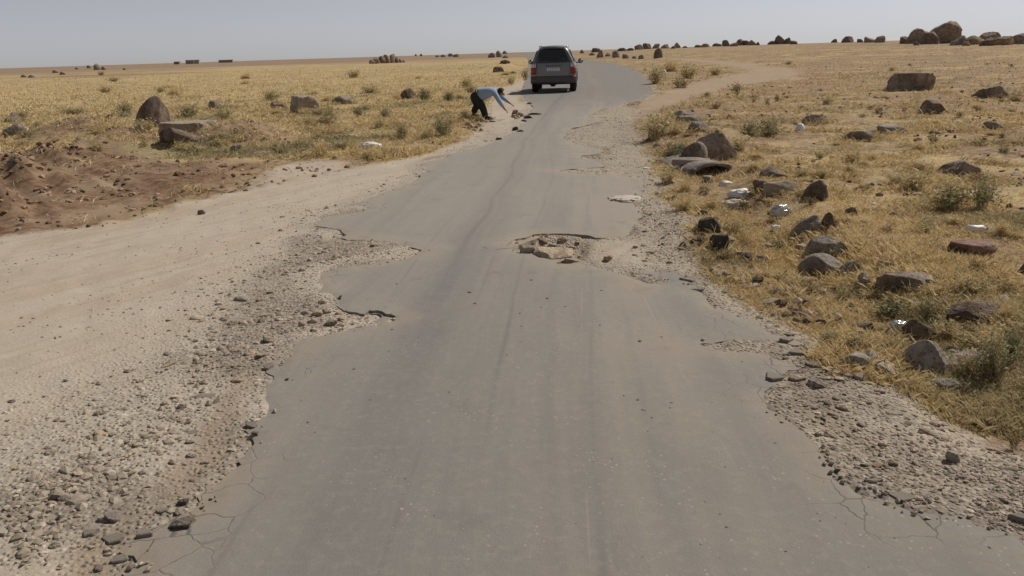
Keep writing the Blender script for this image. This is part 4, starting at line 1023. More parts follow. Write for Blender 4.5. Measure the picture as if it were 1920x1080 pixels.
# black crumbs of asphalt on the road itself
def build_crumbs():
    L = [(891, 569), (1257, 765), (1222, 783), (1205, 769), (1196, 750), (1210, 770), (1170, 742), (1259, 755), (1757, 973), (1776, 972), (1788, 975), (1796, 984), (1538, 977), (1363, 988), (1350, 964), (1678, 1009), (1856, 1027), (1473, 1034), (577, 792), (760, 897), (664, 692), (575, 691), (880, 548), (1000, 440), (735, 618), (1060, 575), (1125, 610), (1200, 640), (1240, 632), (1128, 545), (997, 525), (1026, 560), (1454, 830), (1336, 810)]
    pos = []; sz = []
    for px, py in L:
        X, Y, Z = at(px, py); pos.append((X, Y, Z)); sz.append(random.uniform(4, 9) * Y / F_PX)
    for _ in range(60):
        px, py = random.uniform(560, 1700), random.uniform(520, 1070); X, Y, Z = at(px, py)
        if asphalt_sdf(*arr(X, Y))[0] > 0.1: pos.append((X, Y, Z)); sz.append(random.uniform(2, 4.5) * Y / F_PX)
    pos = np.array(pos); n = len(pos); sz = np.array(sz)
    v, t = ICO[1]; tm = [(v * (1 + np.random.default_rng(k).uniform(-.3, .3, (len(v), 1))) * .5, t) for k in range(5)]
    V, T, A = scatter_mesh(tm, pos, rng.random(n) * 6.28, sz[:, None] * rng.uniform(.6, 1.2, (n, 3)) * np.array([1.2, 1, .7]), np.zeros(n), np.clip(rng.normal(.06, .1, n), 0, .5))
    tag(link('asphalt_crumbs', np_mesh('asphalt_crumbs', V, tris=T, mat=M_GRAV, attrs=dict(tone=A))), 'dark crumbs scattered over the road surface', 'crumbs', kind='stuff')
build_crumbs()

# ------------------------------------------------------------------ dry grass
def blades(cx, cy, cz, lean_az, lean, length, width, tone, green):
    """one bent blade (2 triangles + tip) per entry"""
    n = len(cx)
    dx, dy = np.cos(lean_az), np.sin(lean_az)
    sx, sy = -dy, dx
    h1 = length * 0.5
    mx = cx + dx * h1 * np.sin(lean * .6); my = cy + dy * h1 * np.sin(lean * .6); mz = cz + h1 * np.cos(lean * .6)
    tx = mx + dx * h1 * np.sin(lean); ty = my + dy * h1 * np.sin(lean); tz = mz + h1 * np.cos(lean)
    w = width / 2
    V = np.empty((n, 4, 3), np.float32)
    V[:, 0] = np.stack([cx - sx * w, cy - sy * w, cz], 1)
    V[:, 1] = np.stack([cx + sx * w, cy + sy * w, cz], 1)
    V[:, 2] = np.stack([mx + sx * w * .8, my + sy * w * .8, mz], 1)
    V[:, 3] = np.stack([tx, ty, tz], 1)
    T = np.array([[0, 1, 2], [0, 2, 3]])[None] + (np.arange(n) * 4)[:, None, None]
    return V.reshape(-1, 3), T.reshape(-1, 3), np.repeat(tone, 4), np.repeat(green, 4)

def build_grass():
    N = 420000
    th = np.radians(rng.uniform(-37, 37, N)); u = rng.random(N)
    r0, r1 = 4.0, 150.0
    k = -0.75
    r = (r0 ** k + u * (r1 ** k - r0 ** k)) ** (1 / k)
    th2 = np.radians(rng.uniform(37, 66, 60000)); th2 = np.where(rng.random(60000) < .25, -th2, th2); r2 = 3.6 * (18 / 3.6) ** rng.random(60000)      # beside the frame, for a step to the side
    th = np.concatenate([th, th2]); r = np.concatenate([r, r2])
    x = np.sin(th) * r; y = np.cos(th) * r
    ok = (y > 3.0) | (r < 18)
    x, y, r = x[ok], y[ok], r[ok]
    bad = np.maximum.reduce([sdf_poly(x, y, DUST) + .02, sdf_poly(x, y, GRAV_R) - .05, asphalt_raw(x, y) + .12, sdf_poly(x, y, TRACK)])
    nz = fbm2(x / 0.7, y / 0.7, 3, 60); nw = fbm2(x / 3.5, y / 3.5, 3, 61)
    right = x - 0.05 * y > 1.5
    dens = np.where(right, 0.28 + 1.7 * nz + .8 * nw, 0.48 + 1.1 * nz + .9 * nw)
    dens = np.where(right & (y > 9), dens - 0.14, dens)
    dens = np.where(sdf_poly(x, y, RED) > -.1, dens * 0.02, dens)
    verge = right & (dist_line(x, y, DITCH) < 1.3) & (y < 14)
    dens = np.where(verge, dens + .34, dens)
    dens = np.where(bad > -0.06, 0.0, dens)
    keep = rng.random(len(x)) < np.clip(dens, 0, 1)
    x, y, r, nw, right, verge = x[keep], y[keep], r[keep], nw[keep], right[keep], verge[keep]
    n = len(x); nb = 6
    print('grass tufts', n)
    if n > 138000:
        s = rng.permutation(n)[:138000]; x, y, r, nw, right, verge = x[s], y[s], r[s], nw[s], right[s], verge[s]; n = len(x)
    rx, ry = [], []
    for (a, b, w_, d_, h_) in ROCK_SITES:
        q = max(14, int(70 * w_)); an = rng.random(q) * 6.283; k_ = rng.uniform(.92, 1.25, q)
        rx.append(a + np.cos(an) * w_ * k_); ry.append(b + np.sin(an) * d_ * k_)
    rx = np.concatenate(rx); ry = np.concatenate(ry)
    okk = np.maximum.reduce([sdf_poly(rx, ry, DUST), sdf_poly(rx, ry, GRAV_R), asphalt_raw(rx, ry) + .2]) < 0
    rx, ry = rx[okk], ry[okk]; nr_ = len(rx); print('rock tufts', nr_)
    x = np.concatenate([x, rx]); y = np.concatenate([y, ry]); r = np.hypot(x, y); nw = np.concatenate([nw, np.full(nr_, .2)]); right = np.concatenate([right, rx - .05 * ry > 1.5]); verge = np.concatenate([verge, np.zeros(nr_, bool)])
    n = len(x)
    z = ground_z(x, y)
    ct = np.clip(rng.normal(.56, .15, n) + .25 * nw - .10 * right + .10 * verge, 0, 1)
    cg = np.clip(fbm2(x / 2.8, y / 2.8, 3, 63) * 1.9 - np.where(right, .15, -.12), 0, .85) * (1 - sstep(28, 60, r))
    tall = np.clip(1 + 1.8 * fbm2(x / 1.2, y / 1.2, 3, 64), .4, 2.6)
    tall[-nr_:] = 1.9
    R = lambda: rng.random(n * nb)
    rep = lambda a: np.repeat(a, nb)
    rr = rep(r)
    sp = rep(0.030 + 0.0045 * r)
    bx = rep(x) + rng.normal(0, 1, n * nb) * sp; by = rep(y) + rng.normal(0, 1, n * nb) * sp
    wid = np.maximum(0.0018, 0.00058 * rr) * (0.6 + 0.8 * R())
    ln = (0.034 + 0.098 * R() ** 2) * rep(tall) * (1 + .3 * sstep(10, 40, rr)) * np.where(rep(right), .9, 1.1) * (0.56 + 0.44 * sstep(6, 18, rr))
    lean = np.clip(rng.normal(1.15, 0.42, n * nb), 0.1, 1.75)
    V, T, A, G = blades(bx, by, rep(z) - .005, R() * 6.283, lean, ln, wid, np.clip(rep(ct) + rng.normal(0, .16, n * nb), 0, 1), rep(cg))
    me = np_mesh('dry_grass', V, tris=T, mat=M_GRASS, attrs=dict(tone=A, green=G))
    tag(link('dry_grass', me), 'dry straw coloured grass covering the plain on both sides of the road', 'grass', kind='stuff')
    print('grass tris', len(T))
build_grass()

# ------------------------------------------------------------------ weeds
def weed_mesh(seed, n, spread, droop, leaf, tone, green):
    r = np.random.default_rng(seed); V = []; T = []; A = []; G = []; b = 0
    for i in range(n):
        az = r.uniform(0, 6.283); out_ = r.uniform(.1, 1) * spread * (.75 + .45 * math.sin(az * 2 + seed) + .2 * math.sin(az * 5 + seed * 2)); hh = r.uniform(.45, 1) * (1 - .35 * out_ / spread)
        segs = 4; p0 = np.array([r.normal(0, .12), r.normal(0, .12), -.03])
        d = np.array([math.cos(az), math.sin(az), 0]); s = np.array([-math.sin(az), math.cos(az), 0])
        pts = [p0 + d * out_ * (t ** droop) + np.array([0, 0, hh * (t ** .85)]) + s * r.normal(0, .05) * t for t in np.linspace(0, 1, segs + 1)]
        w = r.uniform(.006, .012); tn = np.clip(tone + r.normal(0, .18), 0, 1); gn = np.clip(green + r.normal(0, .12), 0, 1)
        for k, p in enumerate(pts):
            ww = w * (1 - .7 * k / segs); V += [p - s * ww, p + s * ww]; A += [tn * .8] * 2; G += [gn * .8] * 2
        for k in range(segs):
            q = b + 2 * k; T += [[q, q + 1, q + 3], [q, q + 3, q + 2]]
        b += 2 * (segs + 1)
        for _ in range(leaf):
            t = r.uniform(.3, 1); k = min(int(t * segs), segs - 1); c = pts[k] + (pts[k + 1] - pts[k]) * (t * segs - k)
            dr = r.normal(size=3); dr[2] = abs(dr[2]) * .8; dr /= np.linalg.norm(dr); sd = np.cross(dr, r.normal(size=3)); sd /= np.linalg.norm(sd) + 1e-6
            L = r.uniform(.06, .15); ww = r.uniform(.014, .030)
            V += [c - sd * ww * .4, c + dr * L * .5 - sd * ww, c + dr * L, c + dr * L * .5 + sd * ww]
            tl = np.clip(tn + r.normal(0, .14), 0, 1); A += [tl] * 4; G += [gn] * 4
            T += [[b, b + 1, b + 2], [b, b + 2, b + 3]]; b += 4
    return np_mesh('weed', np.array(V), tris=np.array(T), mat=M_GRASS, attrs=dict(tone=A, green=G))

WEEDS = dict(
    g=[weed_mesh(1 + k, 80, .85, 1.2, 9, .60, .72) for k in range(3)],
    b=[weed_mesh(11 + k, 80, .8, 1.2, 11, .46, .95) for k in range(2)],
    o=[weed_mesh(21 + k, 110, .85, 1.4, 5, .60, .42) for k in range(3)],
    s=[weed_mesh(31 + k, 210, 1.05, 1.25, 1, .64, .06) for k in range(3)],
    d=[weed_mesh(41 + k, 55, .8, 1.1, 7, .16, .45) for k in range(2)])

def weed(px, py, w, h, kind, label, k=0, group=None):
    X, Y, Z = at(px, py); m = Y / F_PX * 1.03
    W = w * m / 1.35; Hh = h * m * dict(s=.9, o=1.05, g=1.05, b=1.0, d=.9)[kind]
    o = link('weed', WEEDS[kind][k % len(WEEDS[kind])], loc=(X, Y + W * .45, Z), rot=(0, 0, px * .37), scale=(W, W * .85, Hh))
    return tag(o, label, 'weed', group)

for k, a in enumerate([
  (345, 221, 74, 26, 'g', 'grey green weed bank behind the tall pointed boulder'), (410, 228, 60, 24, 'g', 'grey green weed right of the broad flat slab'), (225, 214, 60, 20, 'g', 'grey green weed on the earth bank left of the tall pointed boulder'), (120, 218, 70, 16, 'g', 'low grey green weed in the straw at the far left'),
  (180, 262, 50, 24, 's', 'straw tuft growing on the earth bank at the left'), (440, 252, 44, 26, 's', 'straw tuft at the right end of the broad flat slab'), (614, 236, 40, 42, 'g', 'tall grey green weed below the biggest tan rock'), (575, 240, 40, 24, 'o', 'olive weed in front of the biggest tan rock'), (598, 296, 66, 44, 's', 'big straw tuft left of the white bag'), (560, 275, 46, 30, 's', 'straw tuft behind the big tuft left of the white bag'),
  (686, 303, 32, 20, 'd', 'small grey dead bush in front of the white bag'), (735, 294, 40, 18, 'd', 'second grey dead bush right of the white bag'), (752, 262, 48, 34, 'g', 'grey green weed behind the second dead bush'), (830, 258, 64, 44, 'g', 'grey green weed bank left of the bending man'), (800, 262, 40, 24, 'o', 'low olive weed left of the weed bank by the man'), (796, 192, 36, 26, 'b', 'bright green weed right of the dark brown rock'), (842, 190, 34, 20, 'b', 'bright green weed left of the bending man'),
  (722, 222, 34, 22, 'g', 'grey green weed in the middle of the left straw'), (672, 220, 36, 20, 'g', 'low grey green weed right of the tan rocks'), (505, 190, 46, 22, 'g', 'hazy grey weed behind the rounded reddish rock'), (690, 175, 60, 16, 'o', 'olive weed patch far out in the left straw'), (875, 165, 40, 20, 'o', 'olive weed patch behind the bending man'), (985, 150, 18, 24, 'g', 'green weed at the left side of the car'), (958, 158, 24, 18, 'o', 'olive weed on the verge left of the car'),
  (40, 265, 50, 16, 'g', 'grey weed around the pale grey rock at the left edge'), (870, 228, 40, 30, 's', 'straw tuft at the heels of the bending man'),
  (1240, 263, 90, 58, 'o', 'tall olive tuft at the right road edge above the biggest boulder'), (1272, 248, 60, 36, 's', 'golden tuft leaning on the tall olive tuft'), (1268, 306, 76, 40, 'b', 'dark green weed hiding the left of the biggest roadside boulder'), (1256, 348, 52, 34, 'o', 'olive tuft at the gravel edge left of the culvert pipe'), (1288, 362, 50, 34, 's', 'straw tuft in front of the culvert pipe'),
  (1290, 398, 70, 40, 's', 'golden tuft at the gravel edge beside the white rag'), (1340, 400, 70, 44, 's', 'golden tuft right of the white rag below the culvert'), (1400, 395, 56, 30, 'd', 'brownish dead weed among the litter'), (1322, 365, 40, 18, 'b', 'small green weed under the culvert pipe'),
  (1452, 262, 80, 44, 'g', 'round grey green bush in the right field'), (1415, 258, 60, 34, 'g', 'looser grey green weed left of the round bush'), (1390, 285, 70, 24, 'o', 'olive straw mix between the biggest boulder and the round bush'),
  (1800, 402, 130, 62, 'g', 'wide grey green weed on the right below the half buried boulder'), (1850, 395, 70, 66, 'g', 'taller right half of the wide grey green weed'), (1730, 365, 100, 44, 'o', 'olive weed left of the wide grey green weed'), (1690, 350, 70, 28, 'o', 'thin olive weed above the lone dark upright boulder'),
  (1385, 452, 56, 46, 'o', 'olive tuft on the verge right of the black clods'), (1400, 465, 50, 48, 's', 'straw tuft on the verge beside the olive tuft'), (1465, 482, 70, 34, 'b', 'low green weed in the ditch below the leaning grey boulder'), (1440, 462, 40, 28, 'o', 'small olive weed left of the low green ditch weed'),
  (1590, 572, 56, 40, 'g', 'grey green weed below the round tan stone'), (1690, 608, 120, 44, 'b', 'dense green weed in the ditch under the dark flat faced boulder'), (1755, 612, 80, 60, 'g', 'grey green weed between the two dark boulders on the right'), (1790, 640, 80, 40, 'o', 'olive weed around the half buried broken boulder'),
  (1880, 722, 120, 110, 'g', 'big leafy grey green weed at the right edge'), (1830, 715, 80, 60, 'o', 'dry olive weed left of the big leafy weed'), (1905, 690, 70, 90, 'b', 'back half of the big leafy weed at the right edge'), (1908, 845, 44, 54, 'd', 'brown dead tuft at the right edge of the gravel'), (1870, 770, 50, 30, 's', 'straw tuft below the big leafy weed'),
  (1560, 650, 44, 34, 'g', 'small green weed at the road side of the verge slope'), (1600, 640, 60, 24, 's', 'straw overhanging the bare step in the verge slope'), (1840, 560, 110, 40, 'o', 'olive weed patch behind the half buried broken boulder'), (1900, 610, 60, 60, 's', 'straw tuft at the right edge beyond the broken boulder'), (1890, 445, 60, 40, 's', 'golden tuft right of the white bottle'),
  (1235, 158, 60, 36, 'o', 'olive tuft at the left tip of the grass island in the side track fork'), (1280, 166, 56, 26, 'd', 'brown dead weed at the foot of the grass island'), (1295, 148, 60, 30, 'o', 'olive weed in the middle of the grass island'), (1345, 142, 50, 18, 'o', 'olive weed at the right tip of the grass island'), (1262, 135, 60, 30, 's', 'straw tuft at the top of the grass island'),
  (1385, 176, 42, 26, 'd', 'slanting dark weed below the side track'), (1328, 182, 30, 12, 'd', 'low brown weed at the near edge of the side track'), (1345, 205, 40, 16, 'd', 'low brown weed on the slope below the side track'), (1440, 196, 18, 14, 'd', 'small dark tuft right of the low brown weeds'), (1415, 192, 14, 10, 'd', 'tiny dark tuft in the soil below the side track'), (1460, 190, 22, 16, 'd', 'brown tuft right of the small dark tuft'),
  (1755, 270, 34, 24, 'd', 'dark brown tuft in the right field below the dark boulder'), (1805, 222, 30, 16, 'd', 'dark tuft right of the rounded dark boulder'), (1650, 215, 30, 18, 'd', 'brown tuft left of the rounded dark boulder'), (1885, 258, 26, 14, 'd', 'brown tuft near the small dark boulder at the right'), (1540, 300, 30, 18, 'd', 'brown tuft right of the round grey green bush'), (1640, 300, 36, 20, 's', 'straw tuft in the right field under the dark fronted boulder'), (1890, 290, 40, 22, 'd', 'wide brown tuft at the right edge of the field')]):
    weed(*a[:5], a[5], k)
# nameless straw and dead tufts dotting the plain
def scatter_tufts(n, xr, yr, kinds, wr, label, group):
    r = random.Random(n * 7 + len(label)); c = 0; t = 0
    while c < n and t < n * 30:
        t += 1
        px, py = r.uniform(*xr), r.uniform(*yr); X, Y, _ = P0(px, py); xa, ya = arr(X, Y)
        if asphalt_raw(xa, ya)[0] > -.3 or max(sdf_poly(xa, ya, DUST)[0], sdf_poly(xa, ya, RED)[0], sdf_poly(xa, ya, TRACK)[0], sdf_poly(xa, ya, GRAV_R)[0]) > -.1: continue
        s = r.uniform(*wr) * (0.35 + (py - 95) / 330)
        weed(px, py, s, s * r.uniform(.24, .45), r.choice(kinds), label, r.randrange(9), group); c += 1
scatter_tufts(110, (1260, 1919), (120, 700), 'dsosds', (22, 60), 'small dry tuft dotting the stony soil right of the road', 'dry tufts in the right field')
scatter_tufts(48, (0, 980), (140, 290), 'ososo', (40, 95), 'small dry tuft in the straw left of the road', 'dry tufts in the left field')


# ------------------------------------------------------------------ the car
def box(bm, c, sz, bev=0.0, rx=0.0):
    r = bmesh.ops.create_cube(bm, size=1.0)
    bmesh.ops.scale(bm, vec=sz, verts=r['verts'])
    if rx: bmesh.ops.rotate(bm, cent=(0, 0, 0), matrix=Matrix.Rotation(rx, 3, 'X'), verts=r['verts'])
    bmesh.ops.translate(bm, vec=c, verts=r['verts'])
    if bev:
        es = list({e for v in r['verts'] for e in v.link_edges})
        bmesh.ops.bevel(bm, geom=es, offset=bev, segments=2, affect='EDGES')

def lathe(bm, prof, n=28, axis='X', cx=0.0):
    rings = []
    for x, r in prof:
        rings.append([bm.verts.new((x + cx, r * math.cos(a), r * math.sin(a))) for a in np.linspace(0, 2 * math.pi, n, endpoint=False)])
    for a, b in zip(rings[:-1], rings[1:]):
        for i in range(n): bm.faces.new((a[i], a[(i + 1) % n], b[(i + 1) % n], b[i]))
    bm.faces.new(rings[0][::-1]); bm.faces.new(rings[-1])

def panel(bm, pts, push, th):
    """a thick curved panel: pts is a grid (rows of points) pushed along push by th"""
    push = Vector(push); g = [[bm.verts.new(Vector(p) + push * th) for p in row] for row in pts]; b = [[bm.verts.new(Vector(p)) for p in row] for row in pts]
    R_, C_ = len(pts), len(pts[0])
    for i in range(R_ - 1):
        for j in range(C_ - 1):
            bm.faces.new((g[i][j], g[i][j + 1], g[i + 1][j + 1], g[i + 1][j])); bm.faces.new((b[i][j], b[i + 1][j], b[i + 1][j + 1], b[i][j + 1]))
    for i in range(R_ - 1):
        for j in (0, C_ - 1): bm.faces.new((g[i][j], g[i + 1][j], b[i + 1][j], b[i][j]))
    for j in range(C_ - 1):
        for i in (0, R_ - 1): bm.faces.new((g[i][j], b[i][j], b[i][j + 1], g[i][j + 1]))
    bmesh.ops.recalc_face_normals(bm, faces=bm.faces)

def build_car():
    X, Y, Z = at(1038, 174)
    car = bpy.data.objects.new('car', None); COL.objects.link(car)
    tag(car, 'dark grey off-road estate car seen from behind driving away along the broken road', 'car')
    car.location = (X, Y, Z + 0.01); car.rotation_euler = (0, 0, math.radians(-5.5))
    paint = mat_plain('car_paint', (0.19, 0.19, 0.195), 0.34, 0.45, 0.5, var=0.12, sc=6)
    glass = mat_plain('dark_glass', (0.022, 0.024, 0.027), 0.08, 0.0, 0.6)
    black = mat_plain('black_plastic', (0.022, 0.022, 0.022), 0.6, 0, 0.3)
    rubber = mat_plain('tyre_rubber', (0.030, 0.027, 0.024), 0.85, 0, 0.2, var=.3)
    metal = mat_plain('rim_metal', (0.45, 0.45, 0.45), 0.35, 0.9)
    red = mat_plain('red_lens', (0.26, 0.010, 0.013), 0.18, 0, 0.6)
    clear = mat_plain('clear_lens', (0.52, 0.47, 0.45), 0.15, 0.2, 0.7)
    white = mat_plain('plate_white', (0.62, 0.63, 0.66), 0.5)
    ink = mat_plain('plate_print', (0.20, 0.21, 0.24), 0.6)
    # loft of the body
    st = [(0.00, .42, 1.17, 1.72, .90, .82, .54), (0.08, .39, 1.17, 1.80, .93, .855, .575), (0.5, .38, 1.18, 1.85, .95, .875, .60), (1.2, .38, 1.17, 1.845, .94, .865, .615), (2.2, .38, 1.15, 1.83, .94, .865, .615), (2.8, .38, 1.12, 1.76, .94, .86, .60),
          (3.35, .38, 1.09, 1.19, .93, .85, .70), (4.2, .40, .98, 1.06, .915, .80, .62), (4.6, .44, .80, .90, .87, .74, .58), (4.72, .50, .72, .78, .80, .68, .5)]
    bm = bmesh.new(); rings = []
    for (y, zb, zl, zt, wm, wl, wt) in st:
        half = [(0, zb), (.45, zb), (wm - .10, zb), (wm - .015, zb + .16), (wm, .80 if zl > .9 else .68), (wl, zl), (wt + (wl - wt) * .18, zt - .16 * (zt - zl) - .03), (wt - .06, zt - .015), (wt - .25, zt + .012), (0, zt + .022)]
        pts = [(x, z) for x, z in half] + [(-x, z) for x, z in half[-2:0:-1]]
        rings.append([bm.verts.new((x, y + (max(0, z - 1.1) * .34 if y < .2 else 0), z)) for x, z in pts])
    n = len(rings[0])
    for a, b in zip(rings[:-1], rings[1:]):
        for i in range(n): bm.faces.new((a[i], b[i], b[(i + 1) % n], a[(i + 1) % n]))
    bm.faces.new(rings[0]); bm.faces.new(rings[-1][::-1])
    bmesh.ops.recalc_face_normals(bm, faces=bm.faces)
    bmesh.ops.subdivide_edges(bm, edges=[e for e in bm.edges if False], cuts=1)
    bo = bm_obj('body', bm, paint, car); md = bo.modifiers.new('round', 'SUBSURF'); md.levels = md.render_levels = 2
    fy = lambda z: max(0, z - 1.1) * .34 - 0.004
    # tailgate skin and its glass
    bm = bmesh.new()
    panel(bm, [[(x * w, fy(z), z) for x in np.linspace(-1, 1, 7)] for z, w in ((.66, .63), (.80, .655), (1.0, .66), (1.165, .66))], (0, -1, 0), .022)
    tg = bm_obj('tailgate', bm, paint, car, smooth=False)
    bm = bmesh.new(); box(bm, (0.0, -.034, 1.07), (.62, .03, .035), .008); bm_obj('handle_trim', bm, paint, tg)
    bm = bmesh.new()
    panel(bm, [[(x * w, fy(z), z) for x in np.linspace(-1, 1, 9)] for z, w in ((1.215, .66), (1.255, .70), (1.5, .61), (1.67, .52), (1.715, .44))], (0, -1, .3), .022)
    bm_obj('rear_window', bm, glass, car)
    bm = bmesh.new(); box(bm, (0.18, fy(1.27) - .04, 1.265), (.62, .018, .022)); bmesh.ops.rotate(bm, cent=(.0, 0, 1.25), matrix=Matrix.Rotation(math.radians(-7), 3, 'Y'), verts=bm.verts[:]); bm_obj('wiper', bm, black, car)
    bm = bmesh.new(); box(bm, (0, .195, 1.785), (.92, .16, .035), .012, rx=-.05); bm_obj('spoiler', bm, paint, car)
    for s in (-1, 1):
        bm = bmesh.new()
        panel(bm, [[(s * (.70 + .02 * (1 - k / 3)), -.012, z), (s * .76, -.014, z), (s * .868, -.002, z), (s * .925, .10, z), (s * .935, .26 - .12 * (1 - k / 3), z)] for k, z in enumerate((.75, .83, .91, .99))], (s * .25, -1, 0), .022)
        l = bm_obj('tail_light', bm, red, car)
        bm = bmesh.new()
        panel(bm, [[(s * .70, -.012, z), (s * .77, -.010, z), (s * .862, .004, z), (s * .905, .09, z)] for z in (.992, 1.08, 1.165)], (s * .25, -1, 0), .022)
        bm_obj('lens', bm, clear, l)
        bm = bmesh.new(); box(bm, (s * .80, -.062, .585), (.15, .02, .06), .006); bm_obj('reflector', bm, red, car)
    bm = bmesh.new()
    panel(bm, [[(-.955, .42, z), (-.94, .05, z), (-.82, -.035, z), (0, -.06, z), (.82, -.035, z), (.94, .05, z), (.955, .42, z)] for z in (.37, .45, .60, .655)], (0, -1, 0), .02)
    bm_obj('bumper', bm, mat_plain('bumper_grey', (0.070, 0.070, 0.072), 0.45, 0.2, 0.4), car)
    bm = bmesh.new(); box(bm, (0, -.036, .925), (.52, .02, .125), .004); pl = bm_obj('number_plate', bm, white, car, smooth=False)
    bm = bmesh.new()
    for k in range(6):
        for dz in (-.026, .026):
            box(bm, (-.19 + .075 * k, -.0475, .925 + dz), (.050, .003, .030))
    bm_obj('plate_characters', bm, ink, pl, smooth=False)
    bm = bmesh.new(); box(bm, (0, 1.2, .40), (1.5, 2.4, .16), .03); box(bm, (0, .75, .36), (1.3, .13, .13), .03); box(bm, (-.05, .78, .33), (.30, .26, .24), .06); box(bm, (-.45, .35, .40), (.5, .4, .16), .05); bm_obj('underbody', bm, black, car, smooth=False)
    bm = bmesh.new(); lathe(bm, [(-.12, .035), (.12, .035)], 12); bmesh.ops.rotate(bm, cent=(0, 0, 0), matrix=Matrix.Rotation(math.pi / 2, 3, 'Z'), verts=bm.verts[:]); bmesh.ops.translate(bm, vec=(.42, .06, .36), verts=bm.verts[:]); bm_obj('exhaust_pipe', bm, black, car)
    for s in (-1, 1):
        for y in (.82, 3.72):
            bm = bmesh.new(); lathe(bm, [(-.125, .22), (-.13, .33), (-.105, .365), (-.05, .375), (.05, .375), (.105, .365), (.13, .33), (.125, .22)], 30)
            w = bpy.data.objects.new('wheel', None); COL.objects.link(w); w.parent = car; w.location = (s * .795, y, .375)
            bm_obj('tyre', bm, rubber, w)
            bm = bmesh.new(); lathe(bm, [(-.08, .225), (.10, .225), (.115, .19), (.09, .05)] if s > 0 else [(-.09, .05), (-.115, .19), (-.10, .225), (.08, .225)], 20); bm_obj('rim', bm, metal, w)
            bm = bmesh.new()
            ths = np.linspace(math.radians(5), math.radians(175), 11)
            panel(bm, [[(s * x, y + r * math.cos(a), .375 + r * math.sin(a)) for a in ths] for x, r in ((.90, .43), (.945, .43), (.945, .50), (.915, .53))], (s, 0, 0), .012)
            bm_obj('wheel_arch', bm, black, car)
        bm = bmesh.new(); box(bm, (s * 1.10, 3.0, 1.20), (.21, .11, .20), .045); mi = bm_obj('wing_mirror', bm, black, car)
        bm = bmesh.new(); box(bm, (s * 1.10, 2.942, 1.20), (.15, .006, .14), .002); bm_obj('mirror_glass', bm, metal, mi)
        bm = bmesh.new(); box(bm, (s * .95, 3.03, 1.13), (.18, .05, .04), .01); bm_obj('mirror_arm', bm, black, mi)
        # roof rail
        bm = bmesh.new()
        pts = [(.36, 1.77), (.46, 1.828), (.64, 1.838), (2.3, 1.838), (2.5, 1.82), (2.6, 1.76)]
        panel(bm, [[(s * .575, y, z), (s * .545, y, z)] for y, z in pts], (0, 0, 1), .03); bm_obj('roof_rail', bm, metal if s > 0 else black, car)
        # side windows follow the lean of the sides
        for y0, y1 in ((.40, 1.05), (1.12, 1.98), (2.05, 2.85)):
            bm = bmesh.new()
            panel(bm, [[(s * (.868 - (z - 1.19) * .40), y, z if not (y > 2.6 and z > 1.5) else z - .1) for y in np.linspace(y0, y1, 3)] for z in (1.20, 1.45, 1.68)], (s, 0, .3), .012); bm_obj('side_window', bm, glass, car)
        for y in (1.2, 2.1):
            bm = bmesh.new(); box(bm, (s * .945, y + .1, 1.03), (.03, .17, .035), .008); bm_obj('door_handle', bm, paint, car)
        bm = bmesh.new(); box(bm, (s * .935, 2.25, .42), (.07, 2.3, .10), .03); bm_obj('side_step', bm, black, car)
build_car()

# ------------------------------------------------------------------ the bending man
def skin(name, chains, mat, parent=None, sub=2, root=0):
    """chains of (x, y, z, radius); points that coincide are shared"""
    pts = []; rad = []; edges = []; key = {}
    for ch in chains:
        prev = None
        for p in ch:
            k = (round(p[0], 3), round(p[1], 3), round(p[2], 3))
            if k not in key: key[k] = len(pts); pts.append(p[:3]); rad.append(p[3] if isinstance(p[3], tuple) else (p[3], p[3]))
            if prev is not None and prev != key[k]: edges.append((prev, key[k]))
            prev = key[k]
    me = bpy.data.meshes.new(name); me.from_pydata(pts, edges, [])
    o = bpy.data.objects.new(name, me); COL.objects.link(o)
    md = o.modifiers.new('s', 'SKIN'); md.use_smooth_shade = True
    for v, r in zip(me.skin_vertices[0].data, rad): v.radius = r
    for v in me.skin_vertices[0].data: v.use_root = False
    me.skin_vertices[0].data[root].use_root = True
    o.modifiers.new('u', 'SUBSURF').levels = sub
    dg = bpy.context.evaluated_depsgraph_get()
    m2 = bpy.data.meshes.new_from_object(o.evaluated_get(dg)); m2.name = name
    bpy.data.objects.remove(o); bpy.data.meshes.remove(me)
    m2.materials.clear(); m2.materials.append(mat)
    m2.polygons.foreach_set('use_smooth', [True] * len(m2.polygons))
    return link(name, m2, parent)

